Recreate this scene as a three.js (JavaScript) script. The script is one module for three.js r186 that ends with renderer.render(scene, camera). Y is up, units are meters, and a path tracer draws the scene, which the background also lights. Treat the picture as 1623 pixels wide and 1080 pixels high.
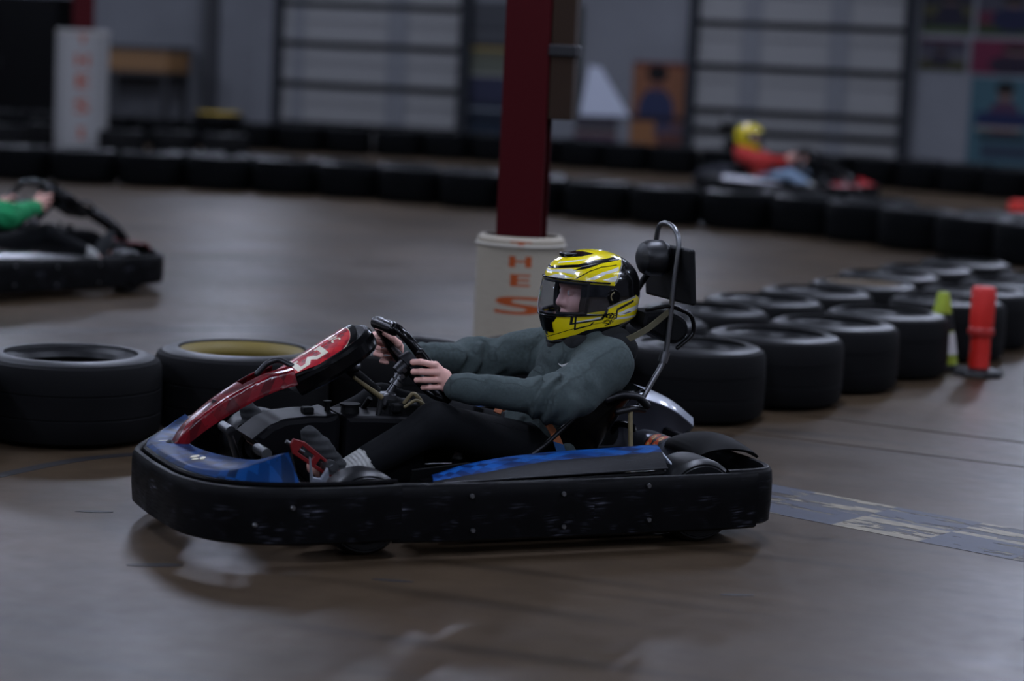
import * as THREE from 'three';
import { mergeGeometries, toCreasedNormals, mergeVertices } from 'three/addons/utils/BufferGeometryUtils.js';
import { RoundedBoxGeometry } from 'three/addons/geometries/RoundedBoxGeometry.js';
import { RectAreaLightUniformsLib } from 'three/addons/lights/RectAreaLightUniformsLib.js';
import { ImprovedNoise } from 'three/addons/math/ImprovedNoise.js';

// ------------------------------------------------------------------ camera, light, exposure
const scene = new THREE.Scene();
scene.background = new THREE.Color(0x000000);
const F = 3500, HORIZON = 95, ROLL = 0.047;
const camera = new THREE.PerspectiveCamera(2 * Math.atan(540 / F) * 180 / Math.PI, 1623 / 1080, 0.1, 120);
camera.position.set(0, 1.45, 0);
camera.rotation.order = 'YXZ';
camera.rotation.set(-Math.atan((540 - HORIZON) * Math.cos(ROLL) / F), 0, ROLL);
camera.focus = 7.0;
camera.userData.fStop = 1.4;
scene.add(camera);
const renderer = new THREE.WebGLRenderer({ antialias: true });
renderer.toneMapping = THREE.LinearToneMapping;
renderer.toneMappingExposure = 1.04;
renderer.shadowMap.enabled = true;
RectAreaLightUniformsLib.init();
const LAMP_COLOUR = 0xd9e3ff, LAMP_POWER = 62, LAMP_GLOW = 24;

// ------------------------------------------------------------------ helpers
const R = d => d * Math.PI / 180;
const V = (x, y, z) => new THREE.Vector3(x, y, z);
let seed = 7;
const rnd = () => { seed = (seed * 1664525 + 1013904223) % 4294967296; return seed / 4294967296; };
const pn = new ImprovedNoise();
const noise = (x, y = 0, z = 0) => pn.noise(x, y, z);
const fbm = (x, y, z = 0, n = 4) => { let a = 0, s = 0.5; for (let i = 0; i < n; i++) { a += s * noise(x, y, z + i * 7.3); x *= 2; y *= 2; s *= 0.5; } return a; };
const clamp = (x, a = 0, b = 1) => Math.min(b, Math.max(a, x));
const lerp = (a, b, t) => a + (b - a) * t;
const sstep = (a, b, x) => { const t = clamp((x - a) / (b - a)); return t * t * (3 - 2 * t); };
const interp = (x, X, Y) => { if (x <= X[0]) return Y[0]; for (let i = 1; i < X.length; i++) if (x <= X[i]) return lerp(Y[i - 1], Y[i], (x - X[i - 1]) / (X[i] - X[i - 1])); return Y[Y.length - 1]; };
const used = {};
const numbered = n => { const k = used[n] = (used[n] ?? -1) + 1; return k ? `${n}_${String(k).padStart(3, '0')}` : n; };
const shadows = o => { o.traverse(c => { if (c.isMesh) { c.castShadow = true; c.receiveShadow = true; } }); return o; };
function tag(o, label, category, group, kind) {
  if (label) o.userData.label = label; if (category) o.userData.category = category;
  if (group) o.userData.group = group; if (kind) o.userData.kind = kind; return o;
}
function thing(name, label, category, group, pos, turn = 0) {
  const g = new THREE.Group(); g.name = numbered(name); scene.add(g);
  if (pos) g.position.set(...pos); g.rotation.y = turn; return tag(g, label, category, group);
}
function part(parent, name, geo, mat, label) {
  const m = new THREE.Mesh(Array.isArray(geo) ? join(geo) : geo, mat);
  let k = 0, n = name; const names = new Set(parent.children.map(c => c.name));
  while (names.has(n)) n = `${name}_${String(++k).padStart(3, '0')}`;
  m.name = n; m.castShadow = m.receiveShadow = true; parent.add(m);
  if (label) m.userData.label = label; return m;
}
function join(list) {
  return mergeGeometries(list.map(g => { g = g.index ? g.toNonIndexed() : g.clone(); for (const k of Object.keys(g.attributes)) if (!['position', 'normal', 'uv'].includes(k)) g.deleteAttribute(k); if (!g.attributes.normal) g.computeVertexNormals(); if (!g.attributes.uv) g.setAttribute('uv', new THREE.BufferAttribute(new Float32Array(g.attributes.position.count * 2), 2)); return g; }));
}
function tube(pts, r, seg = 0, closed = false, tension = 0.4, rad = 10) {
  const c = new THREE.CatmullRomCurve3(pts.map(p => V(...p)), closed, 'catmullrom', tension);
  const t = new THREE.TubeGeometry(c, seg || pts.length * 8, r, rad, closed);
  if (closed) return t;
  const a = new THREE.SphereGeometry(r, 8, 6), b = a.clone(), s = pts[0], e = pts[pts.length - 1];
  return join([t, a.translate(...s), b.translate(...e)]);
}
function cyl(a, b, r0, r1 = r0, seg = 20) {
  const A = V(...a), B = V(...b), L = A.distanceTo(B), g = new THREE.CylinderGeometry(r1, r0, L, seg);
  g.applyQuaternion(new THREE.Quaternion().setFromUnitVectors(V(0, 1, 0), B.clone().sub(A).normalize()));
  const m = A.add(B).multiplyScalar(0.5); return g.translate(m.x, m.y, m.z);
}
function rbox(w, h, d, x = 0, y = 0, z = 0, r = 0.006, s = 2) { return new RoundedBoxGeometry(w, h, d, s, Math.min(r, w / 2.01, h / 2.01, d / 2.01)).translate(x, y, z); }
function polyShape(pts) { const s = new THREE.Shape(); pts.forEach(([x, y], i) => i ? s.lineTo(x, y) : s.moveTo(x, y)); s.closePath(); return s; }
function smoothShape(pts) { const c = new THREE.SplineCurve([...pts, pts[0]].map(p => new THREE.Vector2(...p))); return new THREE.Shape(c.getPoints(pts.length * 8)); }
function slab(shape, depth, bevel = 0.004, z0 = 0) {            // extruded along z, starting at z0
  const g = new THREE.ExtrudeGeometry(shape, { depth: Math.max(depth - 2 * bevel, 0.0005), bevelEnabled: bevel > 0, bevelThickness: bevel, bevelSize: bevel, bevelOffset: -bevel, bevelSegments: 2, curveSegments: 20 });
  return g.translate(0, 0, z0 + bevel);
}
function mirrorZ(g) {
  g = g.clone().applyMatrix4(new THREE.Matrix4().makeScale(1, 1, -1));
  if (g.index) { const a = g.index.array; for (let i = 0; i < a.length; i += 3) { const t = a[i]; a[i] = a[i + 1]; a[i + 1] = t; } }
  else for (const k of Object.keys(g.attributes)) { const a = g.attributes[k], n = a.itemSize; for (let i = 0; i < a.count; i += 3) for (let j = 0; j < n; j++) { const t = a.array[i * n + j]; a.array[i * n + j] = a.array[(i + 1) * n + j]; a.array[(i + 1) * n + j] = t; } }
  return g;
}
// closed sheet of real thickness over a parametric patch f(u, v) -> [x, y, z]
function sheet(f, nu, nv, th, uvf) {
  const P = [], UV = [], I = [], W = nv + 1;
  const top = []; for (let i = 0; i <= nu; i++) for (let j = 0; j <= nv; j++) top.push(V(...f(i / nu, j / nv)));
  const nrm = top.map((p, k) => {
    const i = Math.floor(k / W), j = k % W, a = top[Math.min(i + 1, nu) * W + j].clone().sub(top[Math.max(i - 1, 0) * W + j]), b = top[i * W + Math.min(j + 1, nv)].clone().sub(top[i * W + Math.max(j - 1, 0)]);
    const n = a.cross(b); return n.lengthSq() < 1e-16 ? V(0, 1, 0) : n.normalize();
  });
  for (const s of [0.5, -0.5]) top.forEach((p, k) => { const q = p.clone().addScaledVector(nrm[k], s * th); P.push(q.x, q.y, q.z); const i = Math.floor(k / W), j = k % W; UV.push(...(uvf ? uvf(i / nu, j / nv, q) : [i / nu, j / nv])); });
  const N = (nu + 1) * W, q = (a, b, c, d) => I.push(a, b, c, a, c, d);
  for (let i = 0; i < nu; i++) for (let j = 0; j < nv; j++) { const a = i * W + j, b = a + W; q(a, b, b + 1, a + 1); q(N + a, N + a + 1, N + b + 1, N + b); }
  for (let i = 0; i < nu; i++) { const a = i * W, b = a + W; q(a, N + a, N + b, b); const c = a + nv, d = b + nv; q(c, d, N + d, N + c); }
  for (let j = 0; j < nv; j++) { q(j, j + 1, N + j + 1, N + j); const a = nu * W + j; q(a, N + a, N + a + 1, a + 1); }
  const g = new THREE.BufferGeometry(); g.setAttribute('position', new THREE.Float32BufferAttribute(P, 3)); g.setAttribute('uv', new THREE.Float32BufferAttribute(UV, 2)); g.setIndex(I);
  return toCreasedNormals(g, 0.7);
}
// profile [[outward, y] ...] (closed) swept along plan path [[x, z] ...]
function sweep(path, prof, n = 80) {
  const c = new THREE.CatmullRomCurve3(path.map(p => V(p[0], 0, p[1])), false, 'centripetal');
  const pts = c.getSpacedPoints(n), M = prof.length, P = [], UV = [], I = []; let L = 0;
  pts.forEach((p, i) => {
    const t = pts[Math.min(i + 1, n)].clone().sub(pts[Math.max(i - 1, 0)]).normalize(), o = V(-t.z, 0, t.x);
    if (i) L += p.distanceTo(pts[i - 1]); let h = 0;
    for (let k = 0; k <= M; k++) { const [a, y] = prof[k % M]; if (k) h += Math.hypot(a - prof[k - 1][0], y - prof[k - 1][1]); P.push(p.x + o.x * a, y, p.z + o.z * a); UV.push(L, h); }
  });
  for (let i = 0; i < n; i++) for (let k = 0; k < M; k++) { const a = i * (M + 1) + k, b = a + M + 1; I.push(a, a + 1, b + 1, a, b + 1, b); }
  for (const [b, s] of [[0, 1], [n * (M + 1), -1]]) for (let k = 1; k < M - 1; k++) s > 0 ? I.push(b, b + k + 1, b + k) : I.push(b, b + k, b + k + 1);
  const g = new THREE.BufferGeometry(); g.setAttribute('position', new THREE.Float32BufferAttribute(P, 3)); g.setAttribute('uv', new THREE.Float32BufferAttribute(UV, 2)); g.setIndex(I);
  return toCreasedNormals(g, 0.75);
}
// surface of a signed distance field on a grid (naive surface nets)
function field(f, mn, mx, h) {
  const n = [0, 1, 2].map(i => Math.ceil((mx[i] - mn[i]) / h) + 1), [nx, ny, nz] = n, D = new Float32Array(nx * ny * nz);
  const at = (i, j, k) => (k * ny + j) * nx + i;
  for (let k = 0; k < nz; k++) for (let j = 0; j < ny; j++) for (let i = 0; i < nx; i++) D[at(i, j, k)] = f(mn[0] + i * h, mn[1] + j * h, mn[2] + k * h);
  const id = new Int32Array(D.length).fill(-1), P = [], N = [], UV = [], I = [];
  const E = [[0, 1], [2, 3], [4, 5], [6, 7], [0, 2], [1, 3], [4, 6], [5, 7], [0, 4], [1, 5], [2, 6], [3, 7]];
  for (let k = 0; k < nz - 1; k++) for (let j = 0; j < ny - 1; j++) for (let i = 0; i < nx - 1; i++) {
    const v = []; let m = 0; for (let c = 0; c < 8; c++) { v[c] = D[at(i + (c & 1), j + (c >> 1 & 1), k + (c >> 2))]; if (v[c] < 0) m++; }
    if (!m || m === 8) continue; let x = 0, y = 0, z = 0, q = 0;
    for (const [a, b] of E) if ((v[a] < 0) !== (v[b] < 0)) { const t = v[a] / (v[a] - v[b]); x += lerp(a & 1, b & 1, t); y += lerp(a >> 1 & 1, b >> 1 & 1, t); z += lerp(a >> 2, b >> 2, t); q++; }
    x = mn[0] + (i + x / q) * h; y = mn[1] + (j + y / q) * h; z = mn[2] + (k + z / q) * h; id[at(i, j, k)] = P.length / 3; P.push(x, y, z);
    const e = h * 0.6, g = V(f(x + e, y, z) - f(x - e, y, z), f(x, y + e, z) - f(x, y - e, z), f(x, y, z + e) - f(x, y, z - e)).normalize(); N.push(g.x, g.y, g.z);
    const ax = Math.abs(g.x), ay = Math.abs(g.y), az = Math.abs(g.z); UV.push(...(az >= ax && az >= ay ? [x, y] : ay >= ax ? [x, z] : [z, y]));
  }
  const quad = (a, b, c, d, flip) => flip ? I.push(a, c, b, a, d, c) : I.push(a, b, c, a, c, d);
  for (let k = 1; k < nz - 1; k++) for (let j = 1; j < ny - 1; j++) for (let i = 1; i < nx - 1; i++) {
    const s = D[at(i, j, k)] < 0;
    if (s !== (D[at(i + 1, j, k)] < 0)) quad(id[at(i, j - 1, k - 1)], id[at(i, j, k - 1)], id[at(i, j, k)], id[at(i, j - 1, k)], !s);
    if (s !== (D[at(i, j + 1, k)] < 0)) quad(id[at(i - 1, j, k - 1)], id[at(i - 1, j, k)], id[at(i, j, k)], id[at(i, j, k - 1)], !s);
    if (s !== (D[at(i, j, k + 1)] < 0)) quad(id[at(i - 1, j - 1, k)], id[at(i, j - 1, k)], id[at(i, j, k)], id[at(i - 1, j, k)], !s);
  }
  const g = new THREE.BufferGeometry(); g.setAttribute('position', new THREE.Float32BufferAttribute(P, 3)); g.setAttribute('normal', new THREE.Float32BufferAttribute(N, 3)); g.setAttribute('uv', new THREE.Float32BufferAttribute(UV, 2)); g.setIndex(I);
  return g;
}
const smin = (a, b, k) => { const h = Math.max(k - Math.abs(a - b), 0) / k; return Math.min(a, b) - h * h * k * 0.25; };
function cap(a, b, ra, rb) {                                        // tapered capsule distance
  const [ax, ay, az] = a, dx = b[0] - ax, dy = b[1] - ay, dz = b[2] - az, L = dx * dx + dy * dy + dz * dz;
  return (x, y, z) => { const t = clamp(((x - ax) * dx + (y - ay) * dy + (z - az) * dz) / L); return Math.hypot(x - ax - dx * t, y - ay - dy * t, z - az - dz * t) - lerp(ra, rb, t); };
}
function ell(c, r) { return (x, y, z) => { const k = Math.hypot((x - c[0]) / r[0], (y - c[1]) / r[1], (z - c[2]) / r[2]); return (k - 1) * Math.min(...r); }; }
const blend = (list, k) => (x, y, z) => { let d = 1e9; for (const f of list) d = smin(d, f(x, y, z), k); return d; };

// ------------------------------------------------------------------ textures
function canvasTex(w, h, draw, rep) {
  const c = document.createElement('canvas'); c.width = w; c.height = h; draw(c.getContext('2d'), w, h);
  const t = new THREE.CanvasTexture(c); t.colorSpace = THREE.SRGBColorSpace; if (rep) { t.wrapS = t.wrapT = THREE.RepeatWrapping; t.repeat.set(...rep); } t.anisotropy = 8; return t;
}
function dataTex(n, f, colour, rep) {                               // f(u, v) -> value or [r, g, b] (0..1), tiles
  const a = new Uint8Array(n * n * 4);
  for (let j = 0; j < n; j++) for (let i = 0; i < n; i++) { const v = f(i / n, j / n), k = (j * n + i) * 4; const [r, g, b] = Array.isArray(v) ? v : [v, v, v]; a[k] = clamp(r) * 255; a[k + 1] = clamp(g) * 255; a[k + 2] = clamp(b) * 255; a[k + 3] = 255; }
  const t = new THREE.DataTexture(a, n, n); t.wrapS = t.wrapT = THREE.RepeatWrapping; t.magFilter = THREE.LinearFilter; t.minFilter = THREE.LinearMipmapLinearFilter; t.generateMipmaps = true; if (colour) t.colorSpace = THREE.SRGBColorSpace; if (rep) t.repeat.set(...rep); t.needsUpdate = true; return t;
}
const tileNoise = (u, v, f, z = 0) => {                             // periodic noise
  const a = noise(u * f, v * f, z), b = noise((u - 1) * f, v * f, z), c = noise(u * f, (v - 1) * f, z), d = noise((u - 1) * f, (v - 1) * f, z);
  return lerp(lerp(a, b, u), lerp(c, d, u), v);
};
const tfbm = (u, v, f, n = 4, z = 0) => { let a = 0, s = 0.5; for (let i = 0; i < n; i++) { a += s * tileNoise(u, v, f, z + i * 5.1); f *= 2; s *= 0.5; } return a; };
const std = (c, rough, o = {}) => new THREE.MeshStandardMaterial({ color: c, roughness: rough, ...o });
const phy = (c, rough, o = {}) => new THREE.MeshPhysicalMaterial({ color: c, roughness: rough, ...o });
const fabricBump = dataTex(256, (u, v) => 0.5 + 0.35 * Math.sin(u * 2 * Math.PI * 42) * Math.sin(v * 2 * Math.PI * 42) + 0.4 * tfbm(u, v, 20, 3), false, [6, 6]);
const fabricTone = dataTex(256, (u, v) => { const k = 0.86 + 0.28 * tfbm(u, v, 24, 4); return [k, k, k]; }, true, [4, 4]);
const scuffMap = dataTex(512, (u, v) => {
  let s = 0; for (let i = 0; i < 3; i++) s += Math.max(0, tileNoise(u * 1, v * 1, 6 + i * 3, i * 9) - 0.12) * Math.max(0, noise(u * 12, v * (110 + 40 * i), i * 3.7 + 0.5)) * 3.2;
  const g = 0.12 + 1.1 * clamp(s) + 0.05 * tfbm(u, v, 40, 2); return [g, g, g * 1.04];
}, true, [1.6, 1.6]);
const scuffRough = dataTex(512, (u, v) => { const s = clamp(0.5 + 1.0 * tfbm(u, v, 5, 4, 2) + 0.5 * Math.max(0, noise(u * 10, v * 130, 4))); return [0, 0.30 + 0.38 * s, 0]; }, false, [1.6, 1.6]);
const checker = (a, b, c, n, seedv) => canvasTex(512, 512, (g, w) => {
  g.fillStyle = a; g.fillRect(0, 0, w, w); const s = w / n;
  for (let i = -1; i <= n; i++) for (let j = -1; j <= 2 * n; j++) {
    const h = noise(i * 3.7 + seedv, j * 2.3, 0.4); g.fillStyle = h > 0.12 ? b : h < -0.12 ? c : a; const x = (i + (j % 2 ? 0.5 : 0)) * s, y = j * s / 2;
    g.beginPath(); g.moveTo(x, y - s / 2); g.lineTo(x + s / 2, y); g.lineTo(x, y + s / 2); g.lineTo(x - s / 2, y); g.fill();
  }
  for (let i = 0; i < 500; i++) { g.fillStyle = `rgba(10,12,20,${0.1 + 0.25 * rnd()})`; g.fillRect(rnd() * w, rnd() * w, 2 + 9 * rnd(), 1 + 2 * rnd()); }
}, [1, 1]);

// ------------------------------------------------------------------ materials
const M = {
  blackPlastic: phy(0x5c5d64, 1, { map: scuffMap, roughnessMap: scuffRough, specularIntensity: 0.22 }),
  blackGloss: phy(0x050506, 0.22, { specularIntensity: 0.45 }),
  blackMatt: phy(0x08090a, 0.62, { specularIntensity: 0.35 }),
  blackRubber: phy(0x0c0d0f, 0.5, { specularIntensity: 0.5 }),
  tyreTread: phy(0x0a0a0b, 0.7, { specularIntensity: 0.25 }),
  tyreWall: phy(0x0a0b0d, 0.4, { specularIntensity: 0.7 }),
  steel: std(0x77787a, 0.34, { metalness: 0.9 }),
  darkSteel: std(0x3a3a3c, 0.4, { metalness: 0.85 }),
  tan: std(0x766a4a, 0.6),
  silver: phy(0x7d828c, 0.38, { metalness: 0.25, clearcoat: 0.2 }),
  console: phy(0x0e0e10, 0.42, { specularIntensity: 0.12 }),
  blue: phy(0xffffff, 0.3, { map: checker('#08264c', '#0b3260', '#061a34', 8, 1.3), specularIntensity: 0.12 }),
  red: phy(0xffffff, 0.2, { map: checker('#5c0810', '#6c0b15', '#45060d', 9, 5.7), specularIntensity: 0.8 }),
  cream: std(0xcfc9b0, 0.5), orange: std(0xb0663c, 0.75, { bumpMap: fabricBump, bumpScale: 0.0006 }), strapBlue: std(0x1a4f86, 0.75, { bumpMap: fabricBump, bumpScale: 0.0006 }), olive: std(0x55503a, 0.8),
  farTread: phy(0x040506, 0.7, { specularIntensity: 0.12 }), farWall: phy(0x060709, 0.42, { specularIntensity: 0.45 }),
  guard: phy(0x050506, 0.6, { specularIntensity: 0.15 }),
  barRed: std(0x6c0b0e, 0.4), skin: phy(0xe0ab9c, 0.5, { sheen: 0.15 }),
  hoodie: std(0x475453, 0.92, { map: fabricTone, bumpMap: fabricBump, bumpScale: 0.0012 }),
  hoodDark: std(0x16191b, 0.92, { map: fabricTone, bumpMap: fabricBump, bumpScale: 0.0012 }),
  legging: phy(0x0c0e11, 0.85, { specularIntensity: 0.35, map: fabricTone, bumpMap: fabricBump, bumpScale: 0.0006 }),
  sock: std(0xa8a8a4, 0.9, { bumpMap: fabricBump, bumpScale: 0.001 }), shoe: std(0x1a1c1e, 0.85, { bumpMap: fabricBump, bumpScale: 0.001 }),
  white: std(0xc9c9c6, 0.5), yellow: phy(0xd8c414, 0.3, { clearcoat: 0.6 }), hair: std(0x120d0b, 0.7),
};

// ------------------------------------------------------------------ the hall: local frame (along the back wall, up, out from it)
const HALL = 0.3373, WU = V(Math.cos(HALL), 0, Math.sin(HALL)), WN = V(-Math.sin(HALL), 0, Math.cos(HALL)), W0 = V(0, 0, -33.2);
const H = (w, y, d) => { const p = W0.clone().addScaledVector(WU, w).addScaledVector(WN, d); return [p.x, y, p.z]; };
function hallMesh(name, geo, mat, at, kind) { const m = new THREE.Mesh(geo, mat); m.name = kind === 'structure' ? name : numbered(name); m.position.set(...at); m.rotation.y = -HALL; m.castShadow = m.receiveShadow = true; if (kind) m.userData.kind = kind; scene.add(m); return m; }
const hw = [-12, 26], hd = [0, 42], HH = 6.2, hc = (hw[0] + hw[1]) / 2, hdc = (hd[0] + hd[1]) / 2;
const plaster = dataTex(512, (u, v) => { const k = 0.93 + 0.16 * tfbm(u, v, 6, 5); return [k, k, k]; }, true, [0.25, 0.25]);
const wallMat = phy(0x66676b, 0.75, { map: plaster, specularIntensity: 0.4 });
function boxUV(w, h, d, s = 1) { const g = new THREE.BoxGeometry(w, h, d), p = g.attributes.position, n = g.attributes.normal, u = g.attributes.uv; for (let i = 0; i < p.count; i++) { const ax = Math.abs(n.getX(i)), ay = Math.abs(n.getY(i)); const [a, b] = ay > 0.5 ? [p.getX(i), p.getZ(i)] : ax > 0.5 ? [p.getZ(i), p.getY(i)] : [p.getX(i), p.getY(i)]; u.setXY(i, a * s, b * s); } return g; }
hallMesh('wall_back', boxUV(hw[1] - hw[0] + 0.6, HH, 0.3), wallMat, H(hc, HH / 2, -0.15), 'structure');
hallMesh('wall_front', boxUV(hw[1] - hw[0] + 0.6, HH, 0.3), wallMat, H(hc, HH / 2, hd[1] + 0.15), 'structure');
hallMesh('wall_left', boxUV(0.3, HH, hd[1]), wallMat, H(hw[0] - 0.15, HH / 2, hdc), 'structure');
hallMesh('wall_right', boxUV(0.3, HH, hd[1]), wallMat, H(hw[1] + 0.15, HH / 2, hdc), 'structure');
hallMesh('ceiling', boxUV(hw[1] - hw[0] + 0.6, 0.3, hd[1] + 0.6), std(0x3a3b40, 0.85), H(hc, HH + 0.15, hdc), 'structure');

// floor: worn sealed concrete with sawn joints cut right through the top layer
const floorTone = dataTex(1024, (u, v) => {
  const a = tfbm(u, v, 4, 5), b = tfbm(u, v, 18, 4, 3), c = tfbm(u, v, 80, 2, 9), s = Math.max(0, noise(u * 5, v * 60, 2) - 0.15) * sstep(0, 0.2, u) * sstep(1, 0.8, u) * sstep(0, 0.1, v) * sstep(1, 0.9, v);
  const k = 0.86 + 0.5 * a + 0.24 * b + 0.12 * c - 0.35 * s; return [k * 0.98, k * 0.92, k * 0.85];
}, true, [1 / 7, 1 / 7]);
const floorRough = dataTex(1024, (u, v) => { const k = 0.37 + 0.24 * tfbm(u, v, 5, 5, 11) + 0.10 * tfbm(u, v, 60, 3, 2); return [0, clamp(k, 0.27, 0.48), 0]; }, false, [1 / 5.3, 1 / 5.3]);
const floorBump = dataTex(512, (u, v) => 0.5 + 0.7 * tfbm(u, v, 9, 5, 21), false, [1 / 2.3, 1 / 2.3]);
const floorMat = phy(0x4d4439, 1, { map: floorTone, roughnessMap: floorRough, bumpMap: floorBump, bumpScale: 0.0014, ior: 1.5, specularIntensity: 0.4 });
{
  const local = (x, z) => { const p = V(x, 0, z).sub(W0); return [p.dot(WU), p.dot(WN)]; };
  const shape = polyShape([[hw[0] - 0.3, -hd[0] + 0.3], [hw[1] + 0.3, 0.3], [hw[1] + 0.3, -hd[1] - 0.3], [hw[0] - 0.3, -hd[1] - 0.3]]);
  for (const [a, b, wd] of [[[-0.2, -10.1], [4.4, -7.68], 0.014], [[0.2, -9.2], [3.2, -7.7], 0.010]]) {
    const A = local(...a), B = local(...b), dx = B[0] - A[0], dy = B[1] - A[1], L = Math.hypot(dx, dy), nx = -dy / L * wd, ny = dx / L * wd, h = new THREE.Path();
    [[A[0] + nx, A[1] + ny], [B[0] + nx, B[1] + ny], [B[0] - nx, B[1] - ny], [A[0] - nx, A[1] - ny]].forEach(([x, y], i) => i ? h.lineTo(x, -y) : h.moveTo(x, -y)); h.closePath(); shape.holes.push(h);
  }
  const g = new THREE.ExtrudeGeometry(shape, { depth: 0.025, bevelEnabled: false }); g.rotateX(-Math.PI / 2); g.translate(0, -0.025, 0);
  hallMesh('floor', g, floorMat, H(0, 0, 0), 'structure');
  hallMesh('floor_base', boxUV(hw[1] - hw[0] + 0.6, 0.3, hd[1] + 0.6), std(0x2a2725, 0.9), H(hc, -0.175, hdc), 'structure');
}
// painted chequered line, worn through to the concrete
{
  const tex = canvasTex(1024, 128, (g, w, h) => {
    const im = g.createImageData(w, h);
    for (let j = 0; j < h; j++) for (let i = 0; i < w; i++) {
      const on = (Math.floor(i / 64) + Math.floor(j / 64)) % 2, wr = fbm(i / 90, j / 22, 3.3, 4) + 0.35 * fbm(i / 20, j / 6, 8, 3), k = (j * w + i) * 4;
      const c = on ? [150, 138, 112] : [34, 42, 66]; const t = 0.8 + 0.3 * fbm(i / 9, j / 9, 1, 2);
      im.data[k] = c[0] * t; im.data[k + 1] = c[1] * t; im.data[k + 2] = c[2] * t; im.data[k + 3] = wr > (on ? 0.0 : 0.14) ? 30 : 230;
    }
    g.putImageData(im, 0, 0);
  });
  const a = V(0.2, 0, -8.02), b = V(4.2, 0, -4.83), d = b.clone().sub(a), L = d.length();
  const g = new THREE.BoxGeometry(L, 0.0012, 0.44), mt = std(0xffffff, 0.5, { map: tex, transparent: true });
  const m = new THREE.Mesh(g, mt); m.name = 'floor_line'; m.userData.kind = 'structure'; m.position.copy(a.add(b).multiplyScalar(0.5)).setY(0.0008); m.rotation.y = Math.atan2(-d.z, d.x); m.receiveShadow = true; scene.add(m);
}
// short dark rubber marks left on the concrete
{
  const list = [];
  for (const [x, z, len, w, t] of [[0.66, -6.02, 0.1, 0.02, 0.1], [1.42, -5.68, 0.09, 0.02, 0.1], [1.43, -5.46, 0.1, 0.02, 0.05], [-1.27, -6.72, 0.12, 0.03, 0.1], [-0.97, -6.05, 0.16, 0.04, 0.2], [-0.3, -6.0, 0.12, 0.02, -0.1]]) list.push(new THREE.CylinderGeometry(1, 1, 0.0012, 14).scale(len / 2, 1, w / 2).rotateY(t).translate(x, 0.0007, z));
  const arc = pts => sheet((u, v) => { const c = new THREE.CatmullRomCurve3(pts.map(p => V(p[0], 0.0007, p[1]))), p = c.getPoint(u), t = c.getTangent(u); const o = (v - 0.5) * 0.055; return [p.x - t.z * o, p.y, p.z + t.x * o]; }, 40, 1, 0.0012);
  list.push(arc([[-1.72, -7.15], [-1.45, -7.6], [-1.0, -7.9], [-0.5, -8.1]]), arc([[-0.9, -13.3], [-0.1, -13.35], [0.7, -13.3], [1.5, -13.15]]), arc([[-2.6, -15.0], [-1.2, -15.5], [0.8, -15.6], [3.0, -15.4]]), arc([[-2.6, -10.8], [-1.2, -11.4], [0.4, -11.4]]));
  const m = new THREE.Mesh(join(list), std(0x1d1b1c, 0.5)); m.name = 'rubber_marks'; tag(m, 'dark rubber skid marks scattered over the concrete track', 'skid marks', null, 'stuff'); scene.add(m);
}

// ------------------------------------------------------------------ ceiling lamps (long diffused tubes running out from the back wall)
{
  const dm = new THREE.MeshStandardMaterial({ color: 0xffffff, emissive: LAMP_COLOUR, emissiveIntensity: LAMP_GLOW }), hm = std(0x9a9ca0, 0.5);
  for (const w of [-9, -3, 3, 9, 15, 21]) for (const d of [3.5, 10, 16.5, 23, 29.5, 36]) {
    const t = thing('ceiling_lamp', 'long white tube lamp hanging under the hall ceiling', 'lamp', 'tube lamps in rows under the ceiling', H(w, 4.9, d), -HALL);
    part(t, 'housing', rbox(0.3, 0.07, 2.4, 0, 0.04, 0, 0.02), hm); part(t, 'diffuser', new THREE.BoxGeometry(0.24, 0.02, 2.3).translate(0, -0.002, 0), dm);
    for (const s of [-1, 1]) part(t, 'cord', cyl([0, 0.07, s * 0.9], [0, HH - 4.9, s * 0.9], 0.006, 0.006, 6), M.darkSteel);
    const l = new THREE.RectAreaLight(LAMP_COLOUR, LAMP_POWER, 0.24, 2.3); l.rotation.x = -Math.PI / 2; l.position.y = -0.016; l.castShadow = true; t.add(l);
  }
}

// ------------------------------------------------------------------ sectional doors on the back wall
const doorSkin = canvasTex(512, 512, (g, w) => { g.fillStyle = '#9a9a9b'; g.fillRect(0, 0, w, w); for (let i = 0; i < 4000; i++) { g.fillStyle = `rgba(${rnd() > 0.5 ? '255,255,255' : '60,60,66'},0.05)`; g.fillRect(rnd() * w, rnd() * w, 3 + 20 * rnd(), 2); } });
function sectionDoor(name, w0, w1, y0, struts, stiles) {
  const g = new THREE.Group(); g.name = name; g.userData.kind = 'structure'; g.position.set(...H((w0 + w1) / 2, 0, 0)); g.rotation.y = -HALL; scene.add(g);
  const W = w1 - w0, pm = phy(0xb9b8b6, 0.6, { map: doorSkin, specularIntensity: 0.4 }), jm = phy(0x1d1f23, 0.6, { specularIntensity: 0.3 }), sm = phy(0x060607, 0.6, { specularIntensity: 0.2 });
  for (let k = 0; k < 5; k++) part(g, 'door_panel', rbox(W, 0.6, 0.05, 0, y0 + 0.62 * k + 0.3, 0.035, 0.006), pm);
  for (const [a, b] of stiles) part(g, 'door_stile', rbox(b - a, 3.1, 0.02, (a + b) / 2, y0 + 1.55, 0.068, 0.004), phy(0x5d5e61, 0.6, { specularIntensity: 0.4 }));
  for (const y of struts) part(g, 'door_strut', rbox(W, 0.075, 0.05, 0, y, 0.085, 0.008), sm);
  for (const s of [-1, 1]) part(g, 'door_jamb', rbox(0.16, 3.3, 0.12, s * (W / 2 + 0.03), 1.65, 0.06, 0.01), jm);
  part(g, 'door_head', rbox(W + 0.2, 0.2, 0.14, 0, 3.3, 0.07, 0.01), jm);
}
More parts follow.
